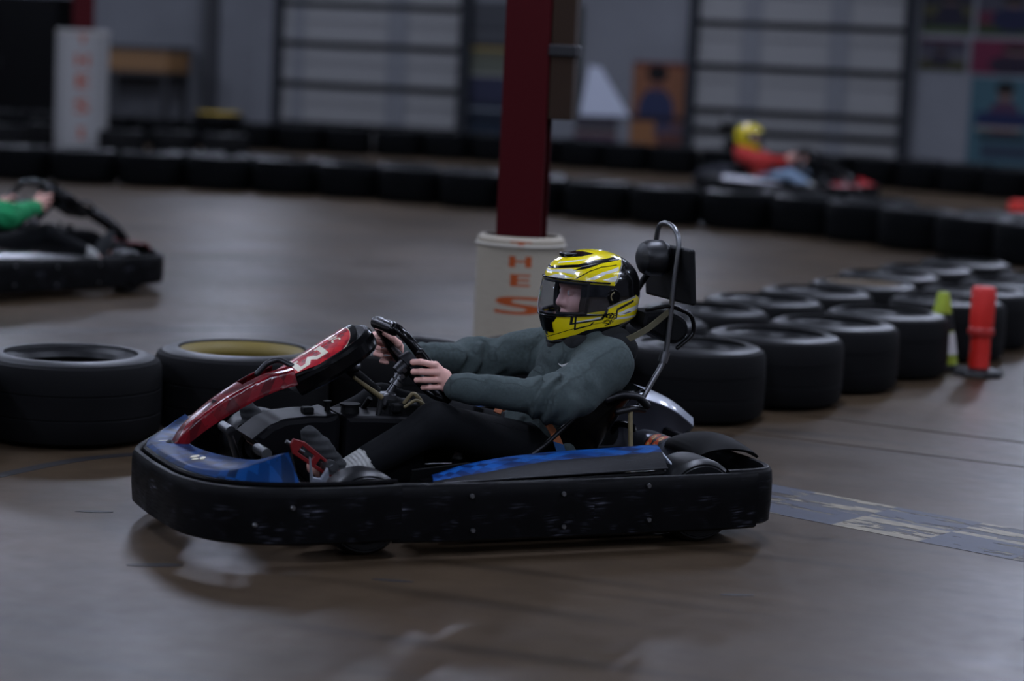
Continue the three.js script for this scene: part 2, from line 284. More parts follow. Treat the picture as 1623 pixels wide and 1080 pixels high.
sectionDoor('door_1', -4.0, -0.98, 0.04, [0.33, 0.94, 1.56, 2.17, 2.79], [[0.28, 0.62], [-1.3, -1.1]]);
sectionDoor('door_2', 2.62, 5.68, 0.04, [0.57, 0.87, 1.5, 2.12, 2.75], [[-0.85, -0.55], [0.42, 0.72]]);

// ------------------------------------------------------------------ prints on the back wall
function poster(label, w0, w1, y0, y1, draw, name = 'poster', cat = 'poster') {
  const w = w1 - w0, h = y1 - y0, t = canvasTex(256, Math.round(256 * h / w / 16) * 16 || 256, draw);
  const m = hallMesh(name, new THREE.BoxGeometry(w, h, 0.012), phy(0x9c9c9c, 0.65, { map: t, specularIntensity: 0.3 }), H((w0 + w1) / 2, (y0 + y1) / 2, 0.012)); return tag(m, label, cat);
}
const bands = (...rows) => (g, w, h) => { let y = 0; for (const [c, f] of rows) { g.fillStyle = c; g.fillRect(0, y * h, w, f * h + 1); y += f; } };
const figure = (g, w, h, x, y, s, top, skinC, hair) => { g.fillStyle = top; g.beginPath(); g.ellipse(x * w, (y + 0.36 * s) * h, 0.3 * s * w, 0.26 * s * h, 0, 0, 7); g.fill(); g.fillStyle = skinC; g.beginPath(); g.ellipse(x * w, y * h, 0.14 * s * w, 0.13 * s * h, 0, 0, 7); g.fill(); g.fillStyle = hair; g.beginPath(); g.ellipse(x * w, (y - 0.06 * s) * h, 0.17 * s * w, 0.09 * s * h, 0, 0, 7); g.fill(); };
poster('orange poster of a dark-haired figure in a blue top, right of the white triangular cloth', 1.69, 2.52, 0.3, 1.52, (g, w, h) => { bands(['#a06a4c', 1])(g, w, h); g.fillStyle = '#7a4136'; g.fillRect(0, 0, w, h * 0.06); figure(g, w, h, 0.45, 0.2, 1.1, '#3c4468', '#8a5a4a', '#181418'); bands()(g, w, h); g.fillStyle = '#2e2638'; g.fillRect(0, h * 0.64, w, h * 0.07); g.fillStyle = '#b07a50'; g.fillRect(0, h * 0.71, w * 0.45, h * 0.29); g.fillStyle = '#5a5064'; g.fillRect(w * 0.45, h * 0.75, w * 0.55, h * 0.1); g.fillStyle = '#6a4440'; g.fillRect(w * 0.5, h * 0.87, w * 0.5, h * 0.13); });
poster('low banner of mixed grey, plum and pink bands left of the orange poster', 0.84, 1.48, 0.32, 0.7, bands(['#242430', 0.16], ['#6a6468', 0.2], ['#3a3448', 0.2], ['#8a8478', 0.16], ['#6e3a58', 0.14], ['#585058', 0.14]), 'banner', 'banner');
poster('tall banner with yellow line and navy foot between the left door and the column', -0.86, 0.1, 0.32, 2.3, bands(['#5b5d62', 0.2], ['#34363c', 0.02], ['#66686c', 0.07], ['#2f3138', 0.025], ['#4c4d50', 0.03], ['#c8a84a', 0.018], ['#6c6b58', 0.06], ['#74786a', 0.12], ['#a8a8a0', 0.02], ['#3c3f58', 0.18], ['#2a3044', 0.06], ['#98a0a8', 0.02], ['#1c2838', 0.12], ['#27384a', 0.057]), 'banner', 'banner');
poster('narrow dark green strip banner just right of the middle column', 0.5, 0.88, 0.7, 2.3, bands(['#3c4038', 0.3], ['#2a3826', 0.3], ['#20241e', 0.2], ['#2c3a2a', 0.2]), 'banner', 'banner');
poster('dark poster with olive band and lime foot, upper left of the right-hand cluster', 5.86, 6.55, 2.1, 2.75, (g, w, h) => { bands(['#34333f', 0.4], ['#55533a', 0.25], ['#2b2a33', 0.2], ['#4f5f3c', 0.15])(g, w, h); figure(g, w, h, 0.55, 0.3, 0.9, '#2c2a3c', '#75605c', '#15131a'); });
poster('dark poster with navy figure and plum band, upper right of the right-hand cluster', 6.62, 7.6, 2.1, 2.75, (g, w, h) => { bands(['#54535e', 0.5], ['#6a2f44', 0.28], ['#3c4a2c', 0.22])(g, w, h); figure(g, w, h, 0.5, 0.3, 1, '#262a4a', '#7c6660', '#17151c'); });
poster('grey poster with plum line and olive foot below the olive-banded poster', 5.86, 6.5, 1.58, 2.02, (g, w, h) => { bands(['#5c2a3c', 0.12], ['#4c4a58', 0.3], ['#6a6870', 0.24], ['#4c4a30', 0.34])(g, w, h); figure(g, w, h, 0.45, 0.35, 0.8, '#35303f', '#78625c', '#191720'); });
poster('magenta poster of a dark figure above the pale blue poster', 6.57, 7.6, 1.57, 2.04, (g, w, h) => { bands(['#7a2c48', 1])(g, w, h); figure(g, w, h, 0.6, 0.3, 1.2, '#33283a', '#8a6a68', '#1d151f'); });
poster('pale blue poster of figures in navy under the magenta poster', 6.6, 7.55, 0.24, 1.52, (g, w, h) => { bands(['#4f7480', 1])(g, w, h); figure(g, w, h, 0.5, 0.16, 0.8, '#5a3f58', '#8c7068', '#221c1a'); g.fillStyle = '#26305c'; g.fillRect(w * 0.1, h * 0.38, w * 0.8, h * 0.14); g.fillStyle = '#a89c90'; g.fillRect(w * 0.1, h * 0.53, w * 0.7, h * 0.04); g.fillStyle = '#191c24'; g.fillRect(w * 0.15, h * 0.6, w * 0.7, h * 0.07); g.fillStyle = '#3c4a5c'; g.fillRect(w * 0.2, h * 0.72, w * 0.7, h * 0.16); });
{ // white triangular cloth
  const g = slab(polyShape([[0, 0], [0.78, 0.02], [0.3, 0.72], [0.12, 0.74]]), 0.03, 0.008); tag(hallMesh('pennant', g, std(0xa4a8b4, 0.8), H(0.9, 0.68, 0.02)), 'pale triangular cloth hung on the wall right of the middle column', 'cloth');
}
// workbench, cabinet and post against the left of the back wall
{
  const t = thing('workbench', 'brown fronted workbench with dark top against the grey back wall', 'workbench', null, H(-6.25, 0, 0.5), -HALL), wood = std(0x7d5a34, 0.7, { map: fabricTone }), dk = std(0x17171a, 0.6);
  part(t, 'worktop', rbox(1.55, 0.06, 0.8, 0, 1.37, 0), dk); part(t, 'apron', rbox(1.48, 0.32, 0.7, 0, 1.17, 0.02), wood); part(t, 'rail', rbox(1.5, 0.06, 0.72, 0, 0.97, 0.02), dk);
  for (const x of [-0.68, 0.68]) for (const z of [-0.32, 0.32]) part(t, 'leg', rbox(0.08, 0.94, 0.08, x, 0.47, z), dk);
  const p = thing('steel_post', 'dark square steel post at the right end of the workbench', 'post', null, H(-5.05, 0, 0.35), -HALL); part(p, 'shaft', rbox(0.2, 3.4, 0.16, 0, 1.7, 0, 0.01), std(0x1b1c20, 0.6)); part(p, 'base_plate', rbox(0.34, 0.02, 0.3, 0, 0.01, 0), M.darkSteel);
  const c = thing('storage_cabinet', 'tall black storage cabinet at the left edge behind the tyres', 'cabinet', null, H(-8.6, 0, 0.45), -HALL);
  part(c, 'body', rbox(2.2, 2.1, 0.7, 0, 1.05, 0, 0.02), phy(0x040405, 0.7, { specularIntensity: 0.2 })); for (const s of [-1, 1]) { const d = part(c, 'door', rbox(1.06, 2.0, 0.02, s * 0.54, 1.04, 0.36), phy(0x050506, 0.6, { specularIntensity: 0.2 })); part(d, 'handle', cyl([s * 0.06, 0.95, 0.39], [s * 0.06, 1.15, 0.39], 0.012), M.darkSteel); }
}

// ------------------------------------------------------------------ steel columns with padded, lettered sleeves
function wrapTex(rows, bg, ink) {
  return canvasTex(1024, 1024, (g, w, h) => {
    g.fillStyle = bg; g.fillRect(0, 0, w, h);
    for (let i = 0; i < 900; i++) { g.fillStyle = `rgba(70,66,60,${0.03 + 0.06 * rnd()})`; g.fillRect(rnd() * w, rnd() * h, 6 + 40 * rnd(), 2 + 5 * rnd()); }
    g.fillStyle = ink; g.textAlign = 'center'; g.textBaseline = 'middle';
    for (const [t, y, s, sx] of rows) { g.save(); g.translate(w / 2, y * h); g.scale(sx, 1); g.font = `bold ${Math.round(s * h)}px sans-serif`; g.fillText(t, 0, 0); g.restore(); }
  });
}
function column(label, sleeveLabel, x, z, turn, fl, sleeveR, sleeveH, rows, ink, bg, face, board) {
  const t = thing('steel_column', label, 'column', null, [x, 0, z], turn), rm = phy(0x3c0308, 0.5, { specularIntensity: 0.25 }), hw2 = fl / 2;
  part(t, 'flange', rbox(fl, HH, 0.025, 0, HH / 2, 0.11, 0.004), rm); part(t, 'flange', rbox(fl, HH, 0.025, 0, HH / 2, -0.11, 0.004), rm); part(t, 'web', rbox(0.02, HH, 0.2, 0, HH / 2, 0, 0.003), rm);
  part(t, 'base_plate', rbox(fl + 0.12, 0.02, 0.36, 0, 0.01, 0), M.darkSteel);
  if (board) { const b = part(t, 'timber_cladding', rbox(0.1, HH - board, 0.24, hw2 + 0.055, (HH + board) / 2, 0, 0.004), phy(0x35261b, 0.7, { map: fabricTone, specularIntensity: 0.3 }), 'brown timber cladding up one side'); part(t, 'bracket', rbox(0.12, 0.05, 0.26, hw2 + 0.055, board + 0.3, 0), M.darkSteel); }
  const s = thing('column_sleeve', sleeveLabel, 'padding', null, [x, 0, z], face), prof = [[sleeveR - 0.03, 0], [sleeveR, 0.015], [sleeveR, sleeveH - 0.015], [sleeveR - 0.015, sleeveH], [sleeveR - 0.03, sleeveH], [sleeveR - 0.03, 0]].map(p => new THREE.Vector2(...p));
  const g = new THREE.LatheGeometry(prof, 48, Math.PI); const u = g.attributes.uv, q = g.attributes.position; for (let i = 0; i < u.count; i++) u.setXY(i, u.getX(i), q.getY(i) / sleeveH);
  part(s, 'pad', toCreasedNormals(g, 0.6), phy(0xdcdcdc, 0.6, { specularIntensity: 0.5, map: wrapTex(rows, bg, ink) }), 'pale pad lettered in orange'); part(s, 'strap', new THREE.TorusGeometry(sleeveR + 0.002, 0.008, 8, 48).rotateX(Math.PI / 2).translate(0, sleeveH - 0.04, 0), std(0x9c968a, 0.6));
}
column('dark red steel column rising out of the tyres behind the driver', 'cream padded sleeve with orange lettering, around the foot of the middle red column', 0.02, -9.82, -0.12, 0.2, 0.195, 0.68, [['T', 0.05, 0.07, 2.2], ['H', 0.155, 0.1, 1.5], ['E', 0.275, 0.11, 1.6], ['S', 0.44, 0.16, 2.6]], '#b3501e', '#b5ab98', 0.0, 1.2);
column('dark red steel column at the far left beyond the track', 'pale padded sleeve with orange lettering, around the far left red column', -5.76, -28.96, 0.3, 0.26, 0.34, 1.58, [['T', 0.08, 0.1, 1.3], ['H', 0.25, 0.14, 1.1], ['E', 0.42, 0.16, 1.2], ['S', 0.62, 0.16, 1.3], ['I', 0.84, 0.13, 1.2]], '#a0482c', '#9b9a99', 0.2, 0);

// ------------------------------------------------------------------ tyres
const tyreProto = {};
function tyreGeo(r, h, hole) {
  const k = `${r}|${h}`; if (tyreProto[k]) return tyreProto[k];
  const vec = a => a.map(p => new THREE.Vector2(...p)), L = (a, cr = 0.5) => toCreasedNormals(new THREE.LatheGeometry(vec(a), 40), cr);
  const gr = y => [[r, y - 0.004], [r - 0.003, y - 0.002], [r - 0.003, y + 0.002], [r, y + 0.004]];
  const tread = L([[r - 0.03, 0.012], [r - 0.012, 0.022], [r - 0.003, 0.045], ...gr(h * 0.34), ...gr(h * 0.62), [r - 0.003, h - 0.045], [r - 0.012, h - 0.022], [r - 0.03, h - 0.012]]);
  const top = L([[r - 0.03, h - 0.012], [r - 0.055, h - 0.002], [r - 0.09, h], [hole + 0.04, h - 0.012], [hole + 0.012, h - 0.026], [hole, h - 0.045], [hole + 0.01, h - 0.062], [r - 0.06, h - 0.09], [r - 0.03, h * 0.5]]);
  const bottom = L([[r - 0.03, h * 0.5], [r - 0.06, 0.09], [hole + 0.01, 0.062], [hole, 0.045], [hole + 0.012, 0.026], [hole + 0.04, 0.012], [r - 0.09, 0], [r - 0.055, 0.002], [r - 0.03, 0.012]]);
  return tyreProto[k] = { tread, top, bottom };
}
function tyre(label, group, x, z, y = 0, r = 0.34, h = 0.31, ring, far) {
  const g = tyreGeo(r, h, r * 0.6), t = thing('tyre', label, 'tyre', group, [x, y, z], rnd() * 6);
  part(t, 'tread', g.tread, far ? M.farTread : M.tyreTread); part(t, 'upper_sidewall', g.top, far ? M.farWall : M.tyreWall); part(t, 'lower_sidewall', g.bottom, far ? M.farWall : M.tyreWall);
  if (ring) part(t, 'painted_ring', new THREE.LatheGeometry((y ? [[r * 0.6 + 0.02, h - 0.012], [r * 0.6 + 0.03, h + 0.003], [r - 0.06, h + 0.006], [r - 0.05, h]] : [[r * 0.6 + 0.006, h - 0.064], [r * 0.6 - 0.003, h - 0.045], [r * 0.6 + 0.009, h - 0.022], [r * 0.6 + 0.036, h - 0.007]]).map(p => new THREE.Vector2(...p)), 40), std(ring, 0.6), 'painted ring');
  return t;
}
// the near divider, one row on the left and two rows on the right
const NEAR = [
  [-2.79, -7.33, 'black tyre of the near row cut by the left edge of the picture'],
  [-2.2, -7.68, 'black tyre of the near row, leftmost one whose top shows'],
  [-1.615, -8.03, 'black tyre of the near row just left of the yellow-ringed tyre'],
  [-1.03, -8.38, 'tyre with a yellow painted ring behind the nose of the numbered kart', 0x6e5e1e],
  [-0.43, -8.70, 'black tyre of the near row right behind the steering wheel'],
  [0.15, -8.99, 'black tyre of the near row in front of the cream lettered sleeve'],
  [0.76, -9.19, 'nearest large black tyre standing behind the rear of the numbered kart'],
  [1.16, -9.71, 'black tyre of the front row, second to the right of the kart'],
  [1.50, -10.27, 'black tyre of the front row, third to the right of the kart'],
  [1.84, -10.83, 'black tyre of the front row left of the lime cone'],
  [2.29, -11.62, 'black tyre of the front row hidden mostly behind the lime cone'],
  [2.56, -12.2, 'black tyre of the front row behind the red bollard'],
  [2.88, -12.75, 'black tyre of the front row first to the right of the red bollard'],
  [3.2, -13.3, 'black tyre of the front row at the right edge of the picture'],
  [0.59, -10.07, 'black tyre of the back row right of the cream lettered sleeve'],
  [0.93, -10.63, 'black tyre of the back row behind the head rest post'],
  [1.27, -11.19, 'black tyre of the back row, first right of the head rest'],
  [1.61, -11.75, 'black tyre of the back row, second right of the head rest'],
  [1.95, -12.31, 'tyre of the back row with a tan painted ring', 0x5b4c38],
  [2.2, -12.95, 'black tyre of the back row above the lime cone'],
  [2.52, -13.52, 'black tyre of the back row above the red bollard'],
  [2.88, -14.1, 'farthest black tyre of the back row near the right edge'],
];
for (const [x, z, label, ring] of NEAR) tyre(label, null, x, z, 0, x < 0.1 ? 0.334 : z < -13.2 ? 0.3 : 0.31, 0.31, ring);
// the two long barriers across the hall
function barrier(path, label, group, r, h) {                          // a front row, and a second row filling in behind it
  const c = new THREE.CatmullRomCurve3(path.map(p => V(p[0], 0, p[1])), false, 'centripetal'), pts = c.getSpacedPoints(4000), put = [];
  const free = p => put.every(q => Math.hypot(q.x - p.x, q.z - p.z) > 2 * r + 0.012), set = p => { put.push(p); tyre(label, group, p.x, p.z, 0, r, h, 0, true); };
  for (const p of pts) if (free(p)) set(p.clone());
  for (let i = 1; i < pts.length - 1; i++) { const t = pts[i + 1].clone().sub(pts[i - 1]).normalize(), q = V(pts[i].x + t.z * 0.6, 0, pts[i].z - t.x * 0.6); if (free(q)) set(q); }
}
barrier([[-7.2, -22.9], [-4.7, -22.6], [-1.85, -22.3], [1.3, -20.7], [2.55, -20.15], [3.4, -19.0], [4.3, -17.6]], 'black tyre in the long barrier beyond the grey track', 'tyres of the barrier across the middle of the hall', 0.34, 0.35);
barrier([[-9.4, -31.6], [-6.6, -31.9], [-2.63, -31.7], [-0.26, -31.5], [2.1, -30.3], [4.6, -29.6], [6.5, -27.6], [7.6, -26.6]], 'black tyre in the barrier along the back wall', 'tyres of the barrier along the back wall', 0.34, 0.38);
tyre('tyre with a yellow painted ring lying on the back barrier left of the left door', null, -4.35, -31.75, 0.38, 0.36, 0.12, 0xa88a1c);
for (const [x, z] of [[-6.6, -28.4], [-6.3, -29.6], [-5.1, -28.3], [-4.5, -28.7], [-3.8, -28.5], [-7.3, -28.9]]) tyre('black tyre packed around the foot of the far left column', 'tyres around the far left column', x, z, 0, 0.3, 0.34);

// ------------------------------------------------------------------ bollard, cones
{
  const L = (a, s = 32) => toCreasedNormals(new THREE.LatheGeometry(a.map(p => new THREE.Vector2(...p)), s), 0.5);
  const t = thing('tube_bollard', 'red tube bollard on a black base right of the lime cone', 'bollard', null, [2.325, 0, -10.9]);
  part(t, 'base', L([[0, 0], [0.125, 0], [0.13, 0.012], [0.115, 0.03], [0.07, 0.042], [0, 0.042]], 8), M.blackRubber); part(t, 'tube', L([[0.052, 0.04], [0.05, 0.2], [0.056, 0.24], [0.06, 0.26], [0.06, 0.43], [0.052, 0.445], [0, 0.447]]), std(0xc01f16, 0.5)); part(t, 'collar', L([[0.058, 0.2], [0.064, 0.21], [0.064, 0.235], [0.058, 0.245]]), std(0x9c1a14, 0.5));
  const c = thing('traffic_cone', 'lime cone with black and white bands left of the red bollard', 'cone', null, [2.165, 0, -11.1]);
  const cr = y => lerp(0.1, 0.03, y / 0.385), fr = (y0, y1, o = 0) => L([[cr(y0) + o - 0.004, y0], [cr(y0) + o, y0 + 0.001], [cr(y1) + o, y1 - 0.001], [cr(y1) + o - 0.004, y1]]);
  part(c, 'base', L([[0, 0], [0.112, 0], [0.115, 0.01], [0.1, 0.03], [0, 0.03]], 8), M.blackRubber); part(c, 'cone', fr(0.03, 0.385), std(0x8fa022, 0.5)); part(c, 'cap', L([[0.031, 0.38], [0.026, 0.39], [0, 0.391]]), std(0x8fa022, 0.5)); part(c, 'black_band', fr(0.2, 0.285, 0.003), M.blackRubber); part(c, 'white_band', fr(0.08, 0.19, 0.003), M.white);
  const r = thing('barrier_block', 'red plastic barrier block at the right edge beyond the far barrier', 'barrier', null, [5.8, 0, -24.3], -HALL);
  part(r, 'body', rbox(0.8, 0.17, 0.3, 0, 0.085, 0, 0.03), std(0xc4281c, 0.5)); part(r, 'foot', rbox(0.9, 0.06, 0.4, 0, 0.03, 0, 0.02), M.blackRubber);
}
// ------------------------------------------------------------------ karts: local frame x forward, y up, z to the kart's right
const lv = a => a.map(p => new THREE.Vector2(...p));
const lathe = (a, s = 40, c = 0.5) => toCreasedNormals(new THREE.LatheGeometry(lv(a), s), c);
const FRONT = [[1.1, 0], [1.097, 0.22], [1.065, 0.45], [0.99, 0.575], [0.89, 0.635], [0.78, 0.665], [0.62, 0.672], [0.47, 0.66]];
const FAR = [[1.1, 0], [1.098, 0.02], [1.068, 0.1], [0.995, 0.235], [0.905, 0.4], [0.815, 0.555], [0.745, 0.635], [0.62, 0.668], [0.47, 0.66]];
const SIDE = [[0.49, 0.655], [0.3, 0.672], [0, 0.675], [-0.4, 0.672], [-0.64, 0.664], [-0.7, 0.656]];
const REAR = [[-0.6, 0.655], [-0.7, 0.648], [-0.762, 0.62], [-0.79, 0.55], [-0.785, 0.35], [-0.775, 0]];
const neg = a => a.map(([x, z]) => [x, -z]);
const plateTex = canvasTex(768, 1024, (g, w, h) => {
  g.fillStyle = '#c9c2ae'; g.fillRect(0, 0, w, h);
  const p = new Path2D(); p.moveTo(w * 0.19, h * 0.985); p.lineTo(w * 0.81, h * 0.985); p.bezierCurveTo(w * 0.9, h * 0.8, w * 0.965, h * 0.6, w * 0.965, h * 0.42); p.bezierCurveTo(w * 0.965, h * 0.14, w * 0.76, h * 0.03, w * 0.5, h * 0.03); p.bezierCurveTo(w * 0.24, h * 0.03, w * 0.035, h * 0.14, w * 0.035, h * 0.42); p.bezierCurveTo(w * 0.035, h * 0.6, w * 0.1, h * 0.8, w * 0.19, h * 0.985);
  g.fillStyle = '#a81422'; g.fill(p); g.save(); g.clip(p);
  for (let i = 0; i < 9; i++) for (let j = 0; j < 14; j++) { const k = noise(i * 2.7, j * 3.1, 5); g.fillStyle = k > 0.1 ? 'rgba(205,40,40,0.55)' : k < -0.15 ? 'rgba(95,8,22,0.6)' : 'rgba(150,16,32,0.3)'; const x = (i + (j % 2) / 2) * 96, y = j * 80, s = 52; g.beginPath(); g.moveTo(x, y - s); g.lineTo(x + s, y); g.lineTo(x, y + s); g.lineTo(x - s, y); g.fill(); }
  g.restore(); g.fillStyle = '#d8d2bb'; g.textAlign = 'center'; g.textBaseline = 'middle';
  g.save(); g.translate(w * 0.5, h * 0.245); g.transform(1, 0, -0.2, 1, 0, 0); g.font = 'bold 150px sans-serif'; g.fillText('RMC', 0, 0); g.restore();
  g.save(); g.translate(w * 0.5, h * 0.64); g.scale(1.0, 1.25); g.lineWidth = 56; g.strokeStyle = '#d8d2bb'; g.lineJoin = 'miter'; g.lineCap = 'butt';
  for (const [x0, pts] of [[-145, [[-90, -110], [-90, -150], [90, -150], [90, -30], [-90, 60], [-90, 150], [100, 150]]], [145, [[-95, -100], [-95, -150], [80, -150], [80, -60], [0, 0], [85, 55], [85, 150], [-95, 150], [-95, 95]]]]) { g.beginPath(); pts.forEach(([x, y], i) => i ? g.lineTo(x0 + x, y) : g.moveTo(x0 + x, y)); g.stroke(); }
  g.restore();
  for (let i = 0; i < 300; i++) { g.fillStyle = `rgba(30,10,14,${0.15 + 0.2 * rnd()})`; g.fillRect(rnd() * w, rnd() * h, 3 + 16 * rnd(), 2); }
});
const stickerTex = canvasTex(256, 256, (g, w) => { g.fillStyle = '#1b1613'; g.fillRect(0, 0, w, w); for (const [x, y] of [[80, 70], [175, 80], [90, 185], [180, 190]]) { g.fillStyle = '#c2481c'; g.beginPath(); g.ellipse(x, y, 58, 44, 0.3, 0, 7); g.fill(); g.fillStyle = '#d8b070'; g.beginPath(); g.ellipse(x + 8, y - 4, 34, 22, -0.5, 0, 7); g.fill(); g.fillStyle = '#3a1a10'; g.beginPath(); g.ellipse(x + 12, y, 12, 9, 0, 0, 7); g.fill(); } });
const podTex = canvasTex(1024, 256, (g, w, h) => {
  g.fillStyle = '#0a4084'; g.fillRect(0, 0, w, h); const s = 84;
  for (let i = -1; i < 14; i++) for (let j = -1; j < 8; j++) { const k = noise(i * 3.1, j * 2.7, 2.2); g.fillStyle = k > 0.08 ? '#1254a0' : k < -0.1 ? '#06285c' : '#0a4084'; const x = (i + (j % 2 ? 0.5 : 0)) * s, y = j * 34; g.beginPath(); g.moveTo(x, y - 34); g.lineTo(x + s / 2, y); g.lineTo(x, y + 34); g.lineTo(x - s / 2, y); g.fill(); }
  g.fillStyle = '#0c0d10'; g.beginPath(); g.moveTo(0, h * 0.9); g.lineTo(w * 0.35, h * 0.78); g.lineTo(w * 0.62, h * 0.55); g.lineTo(w, h * 0.5); g.lineTo(w, h); g.lineTo(0, h); g.fill();
  for (let i = 0; i < 1500; i++) { const x = w * (0.45 + 0.55 * rnd()); g.fillStyle = `rgba(${rnd() > 0.5 ? '14,15,19' : '52,56,66'},${0.12 + 0.25 * rnd()})`; g.fillRect(x, rnd() * h, 4 + 26 * rnd(), 1 + 4 * rnd()); }
});
const KG = {};                                                      // geometries shared by the three karts
function kartGeo() {
  const bumper = [[-0.03, 0.085], [-0.014, 0.056], [-0.001, 0.064], [0.003, 0.12], [0.003, 0.19], [0.001, 0.209], [-0.005, 0.22], [-0.015, 0.222], [-0.024, 0.217], [-0.03, 0.204]];
  const up = (a, dy, d2 = 0) => a.map(([o, y]) => [o, y > 0.15 ? y + dy : y + d2]);
  // outward must point away from the kart: the path runs along -z side from the nose backwards
  const both = (path, prof, n) => { const g = sweep(neg(path), prof, n); return [g, mirrorZ(g)]; };
  [KG.fbN, KG.fbF] = (() => { const full = [...neg(FRONT).slice(1).reverse(), ...FAR]; const g = sweep(full.map(([x, z]) => [x, z]).reverse(), bumper, 160); return [g, null]; })();
  KG.lip = (() => { const full = [...neg(FRONT).slice(1).reverse(), ...FAR].reverse(); return sweep(full, [[-0.05, 0.2], [-0.032, 0.2], [-0.03, 0.226], [-0.036, 0.232], [-0.046, 0.232], [-0.05, 0.226]], 160); })();
  const sp = [[-0.03, 0.075], [-0.012, 0.048], [0, 0.056], [0.004, 0.11], [0.004, 0.18], [0.001, 0.21], [-0.006, 0.222], [-0.015, 0.225], [-0.024, 0.222], [-0.03, 0.208]];
  KG.sbN = sweep([...neg(SIDE)], sp, 70); KG.sbF = mirrorZ(KG.sbN);
  KG.rb = sweep([...neg(REAR).slice(0, -1), ...REAR.slice().reverse()], up(sp, 0.008, 0.008), 140);
  for (const k of ['fbN', 'lip', 'sbN', 'sbF', 'rb']) void k;
  // nose panel
  const cr = pts => { const c = new THREE.CatmullRomCurve3(pts.map(p => V(...p)), false, 'centripetal'); return t => c.getPoint(t); };
  const Fc = cr([[1.06, 0.231, 0], [1.057, 0.231, 0.22], [1.028, 0.231, 0.42], [0.965, 0.231, 0.54], [0.875, 0.229, 0.59], [0.765, 0.224, 0.615]]);
  const Rc = cr([[1.045, 0.238, 0], [1.042, 0.238, 0.22], [1.005, 0.239, 0.42], [0.93, 0.25, 0.505], [0.85, 0.272, 0.525], [0.772, 0.298, 0.52]]);
  const Ic = cr([[0.94, 0.24, 0], [0.925, 0.24, 0.14], [0.875, 0.242, 0.28], [0.825, 0.252, 0.385], [0.79, 0.274, 0.44], [0.766, 0.292, 0.49]]);
  const P = (u, v) => { const f = Fc(u), r = Rc(u), i = Ic(u); const p = v < 0.4 ? f.lerp(r, v / 0.4) : r.clone().lerp(i, (v - 0.4) / 0.6); if (v > 0.4) p.y -= 0.012 * Math.sin((v - 0.4) / 0.6 * Math.PI) * u; return [p.x, p.y, p.z]; };
  const Ff = cr([[1.06, 0.231, 0], [1.03, 0.231, 0.1], [0.965, 0.231, 0.22], [0.9, 0.231, 0.32], [0.86, 0.231, 0.38]]), Rf = cr([[1.045, 0.238, 0], [1.02, 0.239, 0.09], [0.962, 0.246, 0.19], [0.9, 0.257, 0.285], [0.852, 0.266, 0.35]]), If = cr([[0.94, 0.24, 0], [0.92, 0.24, 0.07], [0.885, 0.244, 0.15], [0.855, 0.252, 0.23], [0.835, 0.262, 0.31]]);
  const P2 = (u, v) => { const f = Ff(u), r = Rf(u), i = If(u), p = v < 0.4 ? f.lerp(r, v / 0.4) : r.clone().lerp(i, (v - 0.4) / 0.6); if (v > 0.4) p.y -= 0.008 * Math.sin((v - 0.4) / 0.6 * Math.PI) * u; return [p.x, p.y, p.z]; };
  KG.panelF = sheet(P2, 40, 20, 0.006, (u, v, q) => [q.x * 3, q.z * 3 + q.y * 3]); KG.panelN = mirrorZ(sheet((u, v) => P(u, v), 40, 20, 0.006, (u, v, q) => [q.x * 3, q.z * 3 + q.y * 3]));
  KG.finRear = slab(polyShape([[0.5, 0.215], [0.615, 0.212], [0.525, 0.297], [0.49, 0.292]]), 0.006, 0.001).rotateY(-Math.PI / 2); KG.finRear = KG.finRear.translate(0.768, 0, 0);
  // fairing spine, cross section across z with drooping sides; two limbs with a slot between them
  const sc = cr([[0.985, 0.226, 0], [0.95, 0.278, 0], [0.885, 0.338, 0], [0.8, 0.396, 0], [0.7, 0.447, 0], [0.625, 0.468, 0]]);
  const sw = u => interp(u, [0, 0.08, 0.3, 0.6, 0.85, 1], [0.018, 0.03, 0.046, 0.066, 0.088, 0.098]), sh = u => interp(u, [0, 0.2, 0.6, 1], [0.014, 0.034, 0.04, 0.034]);
  const spine = (a, b, za, zb) => (u, v) => { const t = lerp(a, b, u), p = sc(t), w = sw(t), h = sh(t), q = lerp(za, zb, v); const s = q * 1.45, e = clamp(Math.abs(s) - 0.82, 0, 0.63) / 0.63; return [p.x - h * e * 0.2 - 0.0, p.y + 0.006 * Math.cos(Math.min(1, Math.abs(s)) * 1.57) - h * e * 1.15, Math.sign(s) * w * Math.min(1, Math.abs(s) < 0.82 ? Math.abs(s) : 0.82 + e * 0.2)]; };
  const suv = (u, v, q) => [q.x * 3.2, q.z * 3.2 + q.y];
  KG.spine = [sheet(spine(0, 0.66, -1, 1), 40, 30, 0.005, suv), sheet(spine(0.66, 1, -1, -0.18), 18, 16, 0.005, suv), sheet(spine(0.66, 0.93, 0.5, 1), 18, 10, 0.005, suv)];
  KG.arch = tube([[0.71, 0.445, 0.035], [0.68, 0.478, 0.03], [0.645, 0.49, 0.02], [0.615, 0.478, -0.02]], 0.009);
  // number plate: x along kart right, y up the plate
  const out = (k, top, bot) => { const s = new THREE.Shape(); s.moveTo(-0.072 * k, bot); s.lineTo(0.072 * k, bot); s.bezierCurveTo(0.09 * k, -0.07, 0.108 * k, -0.02, 0.108 * k, 0.02); s.bezierCurveTo(0.108 * k, top * 0.8, 0.06 * k, top, 0, top); s.bezierCurveTo(-0.06 * k, top, -0.108 * k, top * 0.8, -0.108 * k, 0.02); s.bezierCurveTo(-0.108 * k, -0.02, -0.09 * k, -0.07, -0.072 * k, bot); return s; };
  const plane = g => g.applyMatrix4(new THREE.Matrix4().makeBasis(V(0, 0, -1), V(-0.848, 0.53, 0), V(0.53, 0.848, 0)).setPosition(0.532, 0.515, 0));
